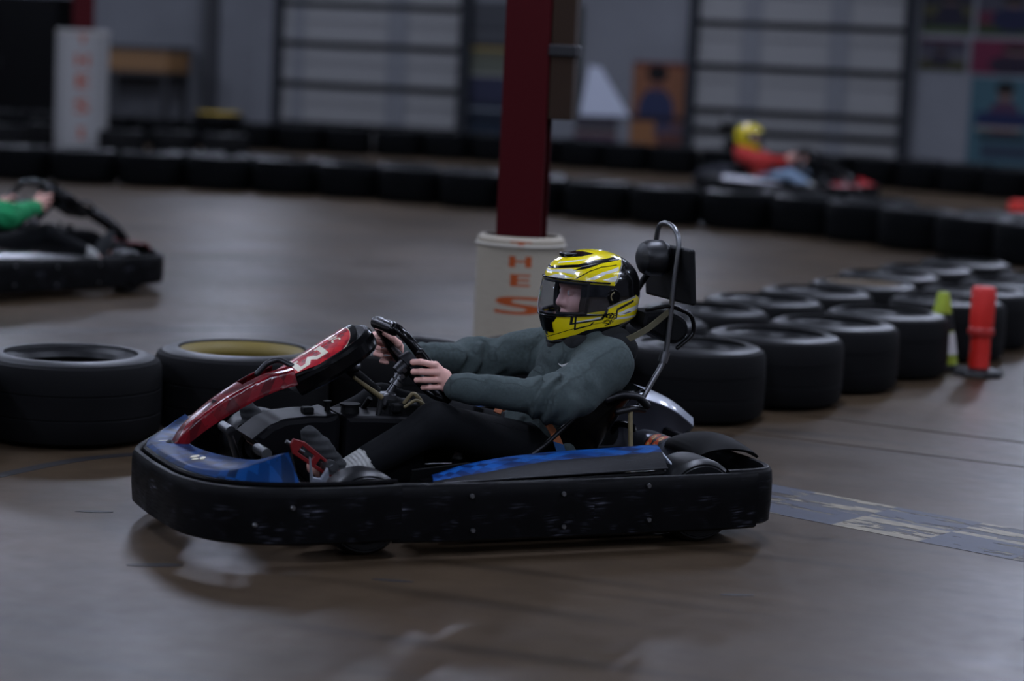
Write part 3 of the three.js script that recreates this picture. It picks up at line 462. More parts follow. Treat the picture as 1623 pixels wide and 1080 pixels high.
  const hw = (b, k, top, bot) => b < 0.02 ? k * lerp(0.072, 0.108, sstep(bot, 0.02, b)) : k * 0.108 * Math.sqrt(Math.max(0, 1 - Math.pow((b - 0.02) / (top - 0.02), 2.2)));
  const domed = (k, top, bot, lift) => (u, v) => { const b = lerp(bot, top, Math.sin(v * Math.PI / 2)), x = (2 * u - 1) * hw(b, k, top, bot); return [x, b, lift - 0.026 * Math.pow(x / 0.108, 2)]; };
  KG.plate = plane(sheet(domed(1, 0.125, -0.125, 0.012), 24, 30, 0.003, (u, v, q) => [(q.x + 0.112) / 0.224, (q.y + 0.13) / 0.26]));
  KG.backing = [plane(sheet(domed(1.16, 0.146, -0.128, 0.009), 24, 30, 0.005)), plane(slab(out(1.16, 0.185, -0.124), 0.066, 0.016, -0.074))];
  KG.bracket = [cyl([0.44, 0.475, -0.03], [0.33, 0.39, -0.01], 0.018), rbox(0.05, 0.04, 0.08, 0.43, 0.48, -0.02, 0.008)];
  KG.strut = [cyl([0.425, 0.445, -0.06], [0.32, 0.375, -0.03], 0.0055, 0.009)]; KG.ball = new THREE.SphereGeometry(0.013, 16, 12).translate(0.43, 0.487, -0.1);
  // steering
  const wc = V(0.208, 0.487, 0), ux = V(0, 0, 1), uy = V(0.627, 0.779, 0), un = V(-0.779, 0.627, 0), wp = (a, b, n = 0) => wc.clone().addScaledVector(ux, a).addScaledVector(uy, b).addScaledVector(un, n).toArray();
  KG.wp = wp;
  const rim = [[-0.085, 0.15], [0, 0.152], [0.085, 0.15], [0.135, 0.115], [0.152, 0.03], [0.15, -0.04], [0.12, -0.115], [0.07, -0.148], [0, -0.152], [-0.07, -0.148], [-0.12, -0.115], [-0.15, -0.04], [-0.152, 0.03], [-0.135, 0.115]];
  KG.rim = tube(rim.map(p => wp(...p)), 0.0155, 140, true, 0.5, 14); KG.grips = [1, -1].map(s => tube([[s * 0.15, -0.06], [s * 0.153, 0], [s * 0.151, 0.06]].map(p => wp(...p)), 0.0175, 24));
  KG.topPad = tube([[-0.085, 0.148], [0, 0.15], [0.085, 0.148]].map(p => wp(p[0], p[1], -0.006)), 0.021, 20);
  KG.spokes = [[0.14, 0.03], [-0.14, 0.03], [0, -0.145]].map(p => cyl(wp(0, 0, -0.02), wp(...p, 0), 0.011, 0.009)); KG.hub = [cyl(wp(0, 0, -0.03), wp(0, 0, 0.006), 0.042, 0.036), cyl(wp(0, 0, -0.065), wp(0, 0, -0.03), 0.024, 0.03)];
  KG.column = [cyl([0.30, 0.362, 0], [0.222, 0.478, 0], 0.0105), cyl([0.255, 0.425, 0], [0.218, 0.482, 0], 0.0185), cyl([0.258, 0.42, 0], [0.266, 0.408, 0], 0.021)];
  KG.clamp = [cyl([0.245, 0.46, -0.03], [0.245, 0.46, 0.03], 0.007), cyl([0.252, 0.44, -0.03], [0.252, 0.44, 0.03], 0.007), cyl([0.29, 0.38, -0.025], [0.29, 0.38, 0.025], 0.006), rbox(0.05, 0.045, 0.05, 0.29, 0.365, 0, 0.01)];
  KG.base = [cyl([0.30, 0.36, 0], [0.23, 0.325, 0], 0.026, 0.036), rbox(0.1, 0.05, 0.11, 0.25, 0.335, 0, 0.012), cyl([0.33, 0.36, -0.05], [0.345, 0.315, -0.07], 0.009), cyl([0.33, 0.36, 0.05], [0.35, 0.31, 0.08], 0.009), rbox(0.03, 0.03, 0.15, 0.28, 0.345, 0, 0.008)];
  KG.cable = [tube([[0.25, 0.36, -0.05], [0.225, 0.39, -0.06], [0.2, 0.365, -0.07], [0.195, 0.33, -0.07]], 0.0065), tube([[0.255, 0.35, -0.07], [0.22, 0.372, -0.08], [0.19, 0.35, -0.09], [0.205, 0.32, -0.08]], 0.005)];
  // console and tank between the legs
  KG.console = slab(smoothShape([[0.755, 0.262], [0.7, 0.304], [0.655, 0.322], [0.575, 0.33], [0.478, 0.328], [0.472, 0.12], [0.55, 0.1], [0.64, 0.18], [0.72, 0.225]].flatMap((p, i, a) => [p, [(p[0] + a[(i + 1) % a.length][0]) / 2, (p[1] + a[(i + 1) % a.length][1]) / 2]])), 0.21, 0.018, -0.105);
  KG.tank = slab(polyShape([[0.462, 0.328], [0.36, 0.326], [0.24, 0.32], [0.2, 0.3], [0.18, 0.11], [0.462, 0.1]]), 0.21, 0.018, -0.105);
  KG.caps = [[cyl([0.42, 0.325, -0.02], [0.42, 0.35, -0.02], 0.03, 0.028), cyl([0.42, 0.35, -0.02], [0.42, 0.356, -0.02], 0.033)], [cyl([0.495, 0.325, -0.02], [0.495, 0.362, -0.02], 0.009), cyl([0.495, 0.36, -0.02], [0.495, 0.366, -0.02], 0.013)], [rbox(0.035, 0.02, 0.04, 0.56, 0.338, -0.02, 0.006)]];
  // pedals and linkage
  KG.pedal = s => [cyl([0.7, 0.1, s * 0.2], [0.755, 0.25, s * 0.2], 0.011), cyl([0.755, 0.245, s * 0.2 - 0.05], [0.755, 0.245, s * 0.2 + 0.05], 0.016)];
  const bar = polyShape([[-0.085, -0.022], [0.07, -0.026], [0.095, -0.008], [0.095, 0.012], [0.06, 0.024], [-0.085, 0.014]]); for (const [a, b] of [[-0.055, -0.01], [0.01, 0.06]]) { const h = new THREE.Path(); h.moveTo(a, -0.012); h.lineTo(b, -0.013); h.lineTo(b, 0.01); h.lineTo(a, 0.006); h.closePath(); bar.holes.push(h); }
  KG.bar = slab(bar, 0.012, 0.002).rotateZ(Math.atan2(0.07, 0.1)).translate(0.62, 0.236, -0.31);
  KG.barRod = [cyl([0.655, 0.258, -0.3], [0.712, 0.292, -0.3], 0.0065)]; KG.barBolt = [cyl([0.575, 0.213, -0.33], [0.575, 0.213, -0.3], 0.021, 0.021, 24), cyl([0.575, 0.213, -0.338], [0.575, 0.213, -0.33], 0.011, 0.011, 6)];
  KG.barLeg = slab(polyShape([[0.555, 0.21], [0.6, 0.225], [0.60, 0.1], [0.57, 0.08]]), 0.014, 0.002, -0.3);
  KG.yoke = [slab(polyShape([[0.665, 0.26], [0.655, 0.2], [0.63, 0.195], [0.61, 0.225], [0.59, 0.12], [0.625, 0.12], [0.645, 0.17], [0.655, 0.12]]), 0.02, 0.003, -0.4)];
  // chassis
  const rail = z => tube([[0.82, 0.075, z * 0.7], [0.6, 0.075, z], [-0.2, 0.075, z], [-0.62, 0.075, z * 0.95]], 0.015, 40);
  KG.rails = [rail(-0.33), rail(0.33), tube([[0.82, 0.075, -0.23], [0.82, 0.075, 0.23]], 0.014), tube([[0.55, 0.11, -0.44], [0.55, 0.11, 0.44]], 0.014), tube([[-0.1, 0.075, -0.33], [-0.1, 0.075, 0.33]], 0.013)];
  KG.tray = rbox(1.3, 0.012, 0.62, 0.17, 0.055, 0, 0.005); KG.axle = cyl([-0.535, 0.13, -0.6], [-0.535, 0.13, 0.6], 0.02);
  // wheels about the local z axis
  const wheel = (r, w) => { const h = w / 2, f = a => lathe(a, 48).rotateX(Math.PI / 2); return { tyre: f([[r * 0.56, -h + 0.012], [r * 0.7, -h], [r * 0.9, -h + 0.004], [r * 0.985, -h + 0.02], [r, -h + 0.035], [r, h - 0.035], [r * 0.985, h - 0.02], [r * 0.9, h - 0.004], [r * 0.86, h - 0.004], [r * 0.84, h + 0.0], [r * 0.7, h], [r * 0.56, h - 0.012]]), rim: f([[0.012, 0.02], [0.03, 0.022], [0.035, 0.008], [r * 0.4, 0.004], [r * 0.5, h - 0.03], [r * 0.58, h - 0.012], [r * 0.56, h - 0.01], [r * 0.47, h - 0.034], [r * 0.38, -0.004], [0.012, -0.006]]), hub: f([[0, 0.045], [0.018, 0.043], [0.022, 0.02], [0.03, 0.018], [0.03, -0.04], [0, -0.04]]) }; };
  KG.fw = wheel(0.126, 0.125); KG.rw = wheel(0.13, 0.175);
  // seat
  const C = cr([[0.03, 0.13, 0], [-0.1, 0.09, 0], [-0.28, 0.085, 0], [-0.4, 0.17, 0], [-0.47, 0.3, 0], [-0.52, 0.42, 0]]), E = cr([[-0.04, 0.155, 0], [-0.11, 0.19, 0], [-0.24, 0.295, 0], [-0.35, 0.378, 0], [-0.46, 0.4, 0], [-0.52, 0.41, 0]]);
  const S = (u, v) => { const s = v * 2 - 1, k = Math.pow(Math.abs(s), 3.2), a = C(u), b = E(u); return [lerp(a.x, b.x, k), lerp(a.y, b.y, k), s * lerp(0.19, 0.2, k)]; };
  KG.seat = sheet(S, 40, 36, 0.008); KG.seatRim = [0, 1].map(v => tube([0.12, 0.3, 0.5, 0.7, 0.85].map(u => S(u, v)), 0.008, 40));
  KG.stay = [tube([[-0.38, 0.385, -0.205], [-0.43, 0.4, -0.21], [-0.49, 0.392, -0.21], [-0.53, 0.362, -0.2]], 0.013), tube([[-0.42, 0.345, -0.21], [-0.48, 0.352, -0.2], [-0.53, 0.345, -0.18]], 0.011)]; KG.post = [cyl([-0.47, 0.36, -0.2], [-0.47, 0.08, -0.24], 0.008)];
  // roll hoop with head rest
  KG.hoop = tube([[-0.545, 0.35, -0.11], [-0.592, 0.425, -0.105], [-0.634, 0.5, -0.1], [-0.645, 0.6, -0.1], [-0.655, 0.76, -0.1], [-0.664, 0.87, -0.1], [-0.664, 0.918, -0.075], [-0.664, 0.938, -0.01], [-0.668, 0.925, 0.055], [-0.674, 0.875, 0.085], [-0.678, 0.835, 0.088]], 0.0088, 140, false, 0.5);
  KG.hoopJoint = [cyl([-0.628, 0.488, -0.1], [-0.638, 0.522, -0.1], 0.016)];
  KG.headBoard = (() => { const g = rbox(0.022, 0.185, 0.345, 0, 0, 0, 0.01, 3); return g.rotateZ(-0.09).translate(-0.688, 0.775, -0.0); })();
  KG.headPad = (() => { const g = lathe([[0, 0.1], [0.03, 0.098], [0.05, 0.086], [0.06, 0.066], [0.061, 0.02], [0.05, 0.0], [0, 0]], 32); return g.rotateZ(-Math.PI / 2).translate(-0.672, 0.822, 0.005); })();
  KG.headArm = [cyl([-0.66, 0.79, 0.07], [-0.57, 0.66, 0.07], 0.011), cyl([-0.57, 0.66, 0.07], [-0.56, 0.55, 0.08], 0.011)];
  KG.reel = slab(smoothShape([[-0.56, 0.652], [-0.65, 0.655], [-0.715, 0.625], [-0.722, 0.575], [-0.675, 0.545], [-0.6, 0.575], [-0.555, 0.605]]), 0.12, 0.015, -0.09); KG.reelLoop = tube([[-0.56, 0.662, -0.1], [-0.64, 0.672, -0.1], [-0.72, 0.645, -0.1], [-0.735, 0.585, -0.1], [-0.68, 0.535, -0.1]], 0.007);
  const ribbon = (pts, w, ax) => { const c = new THREE.CatmullRomCurve3(pts.map(p => V(...p))), a = V(...ax); return sheet((u, v) => { const p = c.getPoint(u), s = (v - 0.5) * w; return [p.x + a.x * s, p.y + a.y * s, p.z + a.z * s]; }, 24, 2, 0.004, (u, v, q) => [q.x * 8, q.y * 8]); };
  KG.strapShoulder = ribbon([[-0.64, 0.655, -0.1], [-0.55, 0.6, -0.125], [-0.47, 0.565, -0.13], [-0.40, 0.552, -0.13]], 0.02, [0.4, 0.9, 0]);
  KG.strapLap = [-1, 1].map(s => ribbon([[-0.222, 0.245, s * 0.2], [-0.205, 0.28, s * 0.198], [-0.185, 0.312, s * 0.185]], 0.04, [0.9, 0.35, 0])); KG.strapBlue = [-1, 1].map(s => ribbon([[-0.252, 0.16, s * 0.215], [-0.238, 0.2, s * 0.208], [-0.222, 0.246, s * 0.2]], 0.038, [0.95, 0.3, 0]));
  KG.strapCross = ribbon([[-0.18, 0.318, -0.17], [-0.10, 0.345, -0.1], [-0.05, 0.34, 0.02], [-0.08, 0.34, 0.12]], 0.045, [0.6, 0.3, 0.3]); KG.buckle = [rbox(0.05, 0.018, 0.055, -0.165, 0.332, -0.165, 0.006).rotateX(0), rbox(0.045, 0.016, 0.03, -0.105, 0.352, -0.105, 0.005), rbox(0.02, 0.012, 0.05, -0.2, 0.318, -0.188, 0.004)];
  KG.lapTip = ribbon([[-0.035, 0.335, -0.13], [-0.055, 0.352, -0.11], [-0.085, 0.36, -0.09]], 0.035, [0.5, 0.2, 0.5]);
  // side pods
  const pe = cr([[0.335, 0.2, 0.555], [0.19, 0.207, 0.56], [-0.1, 0.217, 0.562], [-0.43, 0.227, 0.56]]), pt = cr([[0.3, 0.2, 0.45], [0.21, 0.222, 0.43], [0.13, 0.236, 0.425], [-0.05, 0.254, 0.42], [-0.265, 0.263, 0.42], [-0.46, 0.272, 0.42]]);
  KG.podTop = sheet((u, v) => { const a = pe(u), b = pt(u); return [lerp(a.x, b.x, v), lerp(a.y, b.y, v) + 0.012 * Math.sin(v * Math.PI), lerp(a.z, b.z, v)]; }, 40, 12, 0.008, (u, v) => [u, v]);
  KG.podBody = slab(polyShape([[0.33, 0.19], [0.2, 0.2], [-0.1, 0.21], [-0.44, 0.219], [-0.45, 0.09], [0.32, 0.09]]), 0.14, 0.01, 0.415); KG.podTrim = tube([0, 0.25, 0.5, 0.75, 1].map(u => pe(u).toArray()), 0.004, 40); KG.podEnd = slab(polyShape([[0.42, 0.275], [0.56, 0.23], [0.55, 0.13], [0.44, 0.15]]), 0.008, 0.002).rotateY(-Math.PI / 2).translate(-0.452, 0, 0);
  // engine cover: near upper edge, far upper edge, skirts
  const en = cr([[-0.45, 0.335, 0.1], [-0.6, 0.34, 0.1], [-0.7, 0.322, 0.1], [-0.79, 0.285, 0.1], [-0.86, 0.235, 0.1]]), ef = cr([[-0.45, 0.365, 0.28], [-0.6, 0.368, 0.28], [-0.74, 0.345, 0.28], [-0.86, 0.295, 0.28], [-0.945, 0.232, 0.27]]);
  KG.engTop = sheet((u, v) => { const a = en(u), b = ef(u), p = a.lerp(b, v); return [p.x, p.y + 0.01 * Math.sin(v * 3.14), p.z]; }, 30, 12, 0.006); KG.engSide = [sheet((u, v) => { const a = en(u); return [lerp(a.x, Math.max(a.x, -0.79), v), lerp(a.y, Math.min(a.y, 0.17), v), a.z + 0.012 * Math.sin(v * 3)]; }, 30, 8, 0.006), sheet((u, v) => { const a = ef(u); return [lerp(a.x, Math.max(a.x, -0.8), v), lerp(a.y, 0.15, v), a.z]; }, 30, 6, 0.006)];
  KG.engTail = sheet((u, v) => { const a = en(1), b = ef(1), p = a.lerp(b, u); return [p.x + v * 0.05, p.y - v * 0.06, p.z]; }, 8, 6, 0.008); KG.engBlock = [rbox(0.26, 0.16, 0.16, -0.62, 0.2, 0.19, 0.02), cyl([-0.52, 0.22, 0.1], [-0.52, 0.22, 0.28], 0.06)];
  KG.muffler = lathe([[0, 0], [0.028, 0.004], [0.034, 0.02], [0.046, 0.06], [0.05, 0.1], [0.05, 0.26], [0.044, 0.275], [0, 0.28]], 32).rotateX(-Math.PI / 2).translate(-0.615, 0.205, 0.04);
  KG.sticker = (() => { const g = new THREE.CylinderGeometry(0.0512, 0.0512, 0.1, 24, 1, true, -0.2, 2.0); return g.rotateX(-Math.PI / 2).translate(-0.615, 0.205, -0.17); })(); KG.pipe = [tube([[-0.55, 0.2, 0.12], [-0.57, 0.25, 0.09], [-0.61, 0.245, 0.06], [-0.615, 0.21, 0.04]], 0.012)];
  KG.guard = sheet((u, v) => { const a = lerp(0.1, Math.PI - 0.2, u), s = v * 2 - 1, k = Math.sqrt(Math.max(0, 1 - s * s * 0.7)); return [-0.695 + 0.11 * Math.cos(a), 0.225 + 0.062 * Math.sin(a) * k, -0.33 + s * 0.13]; }, 28, 14, 0.008);
  KG.bolt = cyl([0, 0, 0], [0, 0, -0.006], 0.0075, 0.006, 12);
}
kartGeo();
function makeKart(label, pal, pos, turn) {
  const k = thing('go_kart', label, 'go-kart', null, pos, turn), p = (n, g, m, l, par = k) => part(par, n, g, m, l);
  const fb = p('front_bumper', KG.fbN, M.blackPlastic); p('lip', KG.lip, M.blackGloss, null, fb);
  p('side_bumper', KG.sbN, M.blackPlastic, 'scuffed black side bumper'); p('side_bumper', KG.sbF, M.blackPlastic); p('rear_bumper', KG.rb, M.blackPlastic);
  for (const [x, y] of [[0.262, 0.187], [-0.03, 0.184], [0.255, 0.085], [-0.035, 0.085], [-0.31, 0.2], [-0.316, 0.095]]) for (const s of [-1, 1]) p('bolt', s < 0 ? KG.bolt.clone().translate(x, y, -0.682) : mirrorZ(KG.bolt).translate(x, y, 0.682), M.steel);
  for (const [x, y, z] of [[0.8, 0.169, -0.668], [0.9, 0.117, -0.636]]) p('bolt', KG.bolt.clone().rotateY(0.35).translate(x, y, z), M.steel);
  const np = p('nose_panel', [KG.panelN, KG.panelF], pal.panel); p('fin_end', mirrorZ(KG.finRear), M.blackGloss, null, np);
  for (const [x, z, w, d, r] of [[1.005, 0.03, 0.06, 0.03, 0.4], [1.0, -0.01, 0.035, 0.05, -0.3], [0.97, -0.23, 0.05, 0.022, 0.8], [0.955, -0.26, 0.05, 0.016, 1.1], [0.98, -0.27, 0.03, 0.014, 0.6]]) p('printed_mark', new THREE.CylinderGeometry(1, 1, 0.003, 5).scale(w / 2, 1, d / 2).rotateY(r).translate(x, 0.2395, z), M.cream, null, np);
  const fa = p('fairing', KG.spine, pal.fairing, 'red front fairing'); p('arch', KG.arch, M.darkSteel, null, fa); p('nose_cap', new THREE.SphereGeometry(0.022, 16, 12).scale(0.8, 1, 1.1).translate(0.988, 0.228, 0), M.blackRubber, null, fa); p('screw', cyl([0.855, 0.362, -0.01], [0.852, 0.372, -0.01], 0.01), M.darkSteel, null, fa);
  const nb = p('number_board', KG.backing, M.blackGloss); if (pal.plate) p('number_plate', KG.plate, pal.plate, 'red plate with cream number 23', nb); p('bracket', KG.bracket, M.blackMatt, null, nb); p('strut', KG.strut, M.tan, 'cream strut', nb); p('ball_joint', KG.ball, M.steel, null, nb);
  const sw = p('steering_wheel', KG.rim, M.blackGloss); p('grip', KG.grips, M.blackGloss, null, sw); p('top_pad', KG.topPad, M.blackGloss, null, sw); p('spoke', KG.spokes, M.darkSteel, null, sw); p('hub', KG.hub, M.darkSteel, null, sw);
  const sc = p('steering_column', KG.column, M.steel); p('clamp', KG.clamp, M.steel, null, sc); p('mount', KG.base, M.blackMatt, null, sc); p('cable', KG.cable, M.tan, null, sc);
  p('console', KG.console, M.console); const tk = p('fuel_tank', KG.tank, M.console); for (const c of KG.caps) p('cap', c, M.blackMatt, null, tk);
  for (const s of [-1, 1]) p('pedal', KG.pedal(s), M.steel);
  const br = p('pedal_link', KG.bar, M.barRed, 'red slotted pedal link'); p('rod', KG.barRod, M.steel, null, br); p('bolt', KG.barBolt, M.steel, null, br); p('lever', KG.barLeg, std(0x2a0708, 0.5), null, br);
  p('spindle_yoke', KG.yoke, M.silver); p('frame_rail', KG.rails, M.blackGloss); p('floor_tray', KG.tray, M.blackMatt); p('rear_axle', KG.axle, M.darkSteel);
  for (const [x, y, z, w, st] of [[0.552, 0.126, 0.535, KG.fw, pal.steer], [-0.53, 0.13, 0.53, KG.rw, 0]]) for (const s of [-1, 1]) {
    const t = p('wheel', w.tyre, M.tyreWall); t.position.set(x, y, s * z); t.rotation.y = (s < 0 ? Math.PI : 0) + st; p('rim', w.rim, M.darkSteel, null, t); p('hub', w.hub, M.steel, null, t);
  }
  const se = p('seat', KG.seat, M.blackGloss); p('edge', KG.seatRim, M.darkSteel, null, se); p('stay', KG.stay, M.darkSteel, null, se); p('post', KG.post, M.tan, null, se);
  const ho = p('roll_hoop', KG.hoop, M.steel); p('joint', KG.hoopJoint, M.steel, null, ho);
  const hr = p('head_rest', KG.headBoard, M.blackRubber); p('cushion', KG.headPad, phy(0x0c0d10, 0.42), null, hr); p('arm', KG.headArm, M.blackMatt, null, hr);
  const re = p('harness_reel', KG.reel, M.blackMatt); p('loop', KG.reelLoop, M.blackGloss, null, re);
  p('harness_strap', KG.strapShoulder, M.olive, 'olive shoulder strap'); for (const i of [0, 1]) { p('harness_strap', KG.strapLap[i], M.orange, 'orange lap strap'); p('harness_strap', KG.strapBlue[i], M.strapBlue, 'blue lap strap'); } p('harness_strap', KG.lapTip, M.orange, 'orange lap strap'); p('harness_strap', KG.strapCross, M.blackMatt, 'black lap strap'); p('buckle', KG.buckle, M.steel);
  for (const s of [-1, 1]) { const f = g => s > 0 ? g : mirrorZ(g); const pb = p('side_pod', f(KG.podBody), M.blackGloss); p('top_panel', f(KG.podTop), pal.pod, null, pb); p('trim', f(KG.podTrim), M.darkSteel, null, pb); p('end_plate', f(KG.podEnd), s < 0 ? M.silver : M.blackMatt, null, pb); }
  const ec = p('engine_cover', KG.engTop, M.silver, 'silver engine cover'); p('skirt', KG.engSide, phy(0x2c2d34, 0.35), null, ec); p('tail', KG.engTail, M.blackGloss, null, ec); p('engine', KG.engBlock, M.blackMatt);
  const mu = p('muffler', KG.muffler, phy(0x9a9ea8, 0.28, { metalness: 0.8 })); p('sticker', KG.sticker, std(0xffffff, 0.5, { map: stickerTex, side: THREE.DoubleSide }), 'orange sticker', mu); p('pipe', KG.pipe, M.blackGloss, null, mu);
  for (const g of [KG.guard, mirrorZ(KG.guard)]) p('wheel_guard', g, M.guard);
  for (const z of [-0.36, 0.36]) { const q = z > 0 ? 0.08 : 0; p('side_panel', slab(polyShape([[0.34, 0.07], [0.33, 0.205 + q * 0.4], [0.15, 0.222 + q * 0.6], [-0.05, 0.19 + q], [-0.5, 0.2 + q], [-0.52, 0.07]]), 0.012, 0.003, z), M.guard); }
  return k;
}
const podMat = phy(0xe0e0e0, 0.45, { map: podTex, specularIntensity: 0.12 }), plateMat = phy(0xffffff, 0.26, { map: plateTex, clearcoat: 0.6, clearcoatRoughness: 0.1 });
const KART = [-0.12, 0, -7.04], KTURN = Math.PI + R(23);
const LKART = [-3.04, 0, -12.75], LTURN = R(48), FKART = [2.95, 0, -25.3], FTURN = -R(33);
makeKart('black go-kart with blue nose, red fairing and number 23, nearest the camera', { panel: M.blue, fairing: M.red, pod: podMat, plate: plateMat, steer: 0.0 }, KART, KTURN);
const plainRed = phy(0x6a0c16, 0.3, { clearcoat: 0.4 }), plainBlack = M.blackGloss;
makeKart('dark go-kart with red nose entering at the left edge of the picture', { panel: plainRed, fairing: plainBlack, pod: plainBlack, plate: null, steer: 0 }, LKART, LTURN);
makeKart('black go-kart with red nose far off between the two long barriers', { panel: phy(0xa01822, 0.3, { clearcoat: 0.4 }), fairing: plainBlack, pod: phy(0x9a9aa2, 0.4), plate: null, steer: 0 }, FKART, FTURN);
// ------------------------------------------------------------------ drivers (same local frame as their kart)
const PG = {};
function personGeo() {
  const mir = p => [p[0], p[1], -p[2]];
  // joints: n = near (kart's left), f = far
  const J = { pel: [-0.23, 0.205, 0], waist: [-0.29, 0.3, 0], chest: [-0.365, 0.43, 0], neck: [-0.40, 0.54, 0], shN: [-0.395, 0.495, -0.175], elN: [-0.165, 0.402, -0.29], wrN: [0.15, 0.434, -0.195], shF: [-0.36, 0.5, 0.175], elF: [-0.10, 0.44, 0.28], wrF: [0.175, 0.475, 0.19],
    hipN: [-0.2, 0.2, -0.095], knN: [0.2, 0.318, -0.2], anN: [0.515, 0.165, -0.235], hipF: [-0.2, 0.2, 0.095], knF: [0.24, 0.315, 0.2], anF: [0.58, 0.17, 0.215] };
  // hands: back of the near hand faces out; fingers go forward over the rim and curl in
  const hand = (flip, off) => {
    const q = p => [p[0] + off[0], p[1] + off[1], flip ? -p[2] + off[2] : p[2] + off[2]];
    const K = [[0.207, 0.500, -0.186], [0.199, 0.477, -0.190], [0.190, 0.453, -0.190], [0.180, 0.430, -0.186]];
    const PIP = [[0.250, 0.509, -0.181], [0.248, 0.479, -0.184], [0.237, 0.453, -0.183], [0.216, 0.429, -0.180]];
    const DIP = [[0.267, 0.505, -0.158], [0.264, 0.475, -0.159], [0.252, 0.449, -0.159], [0.230, 0.425, -0.160]];
    const TIP = [[0.256, 0.503, -0.135], [0.252, 0.471, -0.134], [0.240, 0.446, -0.135], [0.219, 0.422, -0.139]], RR = [0.0098, 0.0102, 0.0097, 0.0086];
    const W = q([0.148, 0.436, -0.19]), palm = K.map((k, i) => cap(W, q([k[0] - 0.006, k[1], k[2] + 0.004]), 0.019, 0.0118)), f = [blend(palm.concat([cap(q([0.165, 0.47, -0.183]), q([0.163, 0.435, -0.18]), 0.014, 0.015)]), 0.014)];
    const chains = K.map((k, i) => blend([cap(q(k), q(PIP[i]), RR[i] * 1.08, RR[i]), cap(q(PIP[i]), q(DIP[i]), RR[i], RR[i] * 0.93), cap(q(DIP[i]), q(TIP[i]), RR[i] * 0.93, RR[i] * 0.8)], 0.003));
    const th = blend([cap(q([0.168, 0.45, -0.175]), q([0.185, 0.485, -0.135]), 0.015, 0.0125), cap(q([0.185, 0.485, -0.135]), q([0.213, 0.508, -0.125]), 0.0118, 0.0108), cap(q([0.213, 0.508, -0.125]), q([0.236, 0.52, -0.128]), 0.0106, 0.0085)], 0.004);
    const all = (x, y, z) => { let d = f[0](x, y, z); for (const c of chains) d = smin(d, c(x, y, z), 0.005); return smin(d, th(x, y, z), 0.009); };
    const lo = [0.12, 0.395, -0.215], hi = [0.285, 0.535, -0.11], a = q(lo), b = q(hi);
    return field(all, [a[0], a[1], Math.min(a[2], b[2])], [b[0], b[1], Math.max(a[2], b[2])], 0.0028);
  };
  const hN = hand(false, [0, 0, 0]), hF = hand(true, [0.026, 0.038, 0]);
  // head with a face, looking forward along x
  const hc = [-0.405, 0.705, 0], h = p => [hc[0] + p[0], hc[1] + p[1], p[2]];
  const headParts = blend([ell(h([0, 0.025, 0]), [0.094, 0.1, 0.076]), ell(h([0.03, -0.05, 0]), [0.066, 0.072, 0.058]), cap(h([0.07, -0.098, 0]), h([0.062, -0.085, 0]), 0.022, 0.03), cap(h([0.088, 0.026, -0.022]), h([0.088, 0.026, 0.022]), 0.014, 0.014), cap(h([0.068, -0.03, -0.036]), h([0.07, -0.028, -0.03]), 0.026, 0.024), cap(h([0.068, -0.03, 0.036]), h([0.07, -0.028, 0.03]), 0.026, 0.024)], 0.03);
  const nose = blend([cap(h([0.094, 0.018, 0]), h([0.113, -0.03, 0]), 0.009, 0.0125), cap(h([0.1, -0.034, -0.013]), h([0.1, -0.034, 0.013]), 0.009, 0.009)], 0.012), lips = blend([cap(h([0.092, -0.063, -0.02]), h([0.1, -0.061, 0]), 0.005, 0.0075), cap(h([0.092, -0.063, 0.02]), h([0.1, -0.061, 0]), 0.005, 0.0075), cap(h([0.09, -0.072, -0.016]), h([0.097, -0.073, 0]), 0.005, 0.008), cap(h([0.09, -0.072, 0.016]), h([0.097, -0.073, 0]), 0.005, 0.008)], 0.006);
  const ears = blend([ell(h([-0.012, -0.01, -0.08]), [0.02, 0.03, 0.011]), ell(h([-0.012, -0.01, 0.08]), [0.02, 0.03, 0.011])], 0.005), sock = [ell(h([0.1, 0.004, -0.031]), [0.017, 0.012, 0.016]), ell(h([0.1, 0.004, 0.031]), [0.017, 0.012, 0.016])], lids = blend([ell(h([0.083, 0.004, -0.031]), [0.0165, 0.0125, 0.0165]), ell(h([0.083, 0.004, 0.031]), [0.0165, 0.0125, 0.0165])], 0.002), neck = cap(J.neck, h([-0.02, -0.06, 0]), 0.058, 0.056);
  const head = (x, y, z) => { let d = smin(headParts(x, y, z), nose(x, y, z), 0.012); d = smin(d, lips(x, y, z), 0.007); d = smin(d, ears(x, y, z), 0.01); for (const s of sock) d = -smin(-d, s(x, y, z), 0.008); d = smin(d, lids(x, y, z), 0.004); return smin(d, neck(x, y, z), 0.03); };
  const headG = field(head, [-0.52, 0.53, -0.1], [-0.28, 0.84, 0.1], 0.0036);
  PG.eyes = [-1, 1].map(s => new THREE.SphereGeometry(0.0118, 16, 12).translate(...h([0.088, 0.004, s * 0.031])));
  PG.hair = field((x, y, z) => Math.max(ell(h([-0.006, 0.03, 0]), [0.098, 0.106, 0.083])(x, y, z), x - (hc[0] + 0.045) - (y - hc[1] - 0.02) * 0.35, hc[1] - 0.045 - y), [-0.54, 0.62, -0.11], [-0.3, 0.86, 0.11], 0.007);
  // whole body under the clothes
  const limb = (a, b, c, r) => [cap(a, b, r[0], r[1]), cap(b, c, r[1], r[2])];
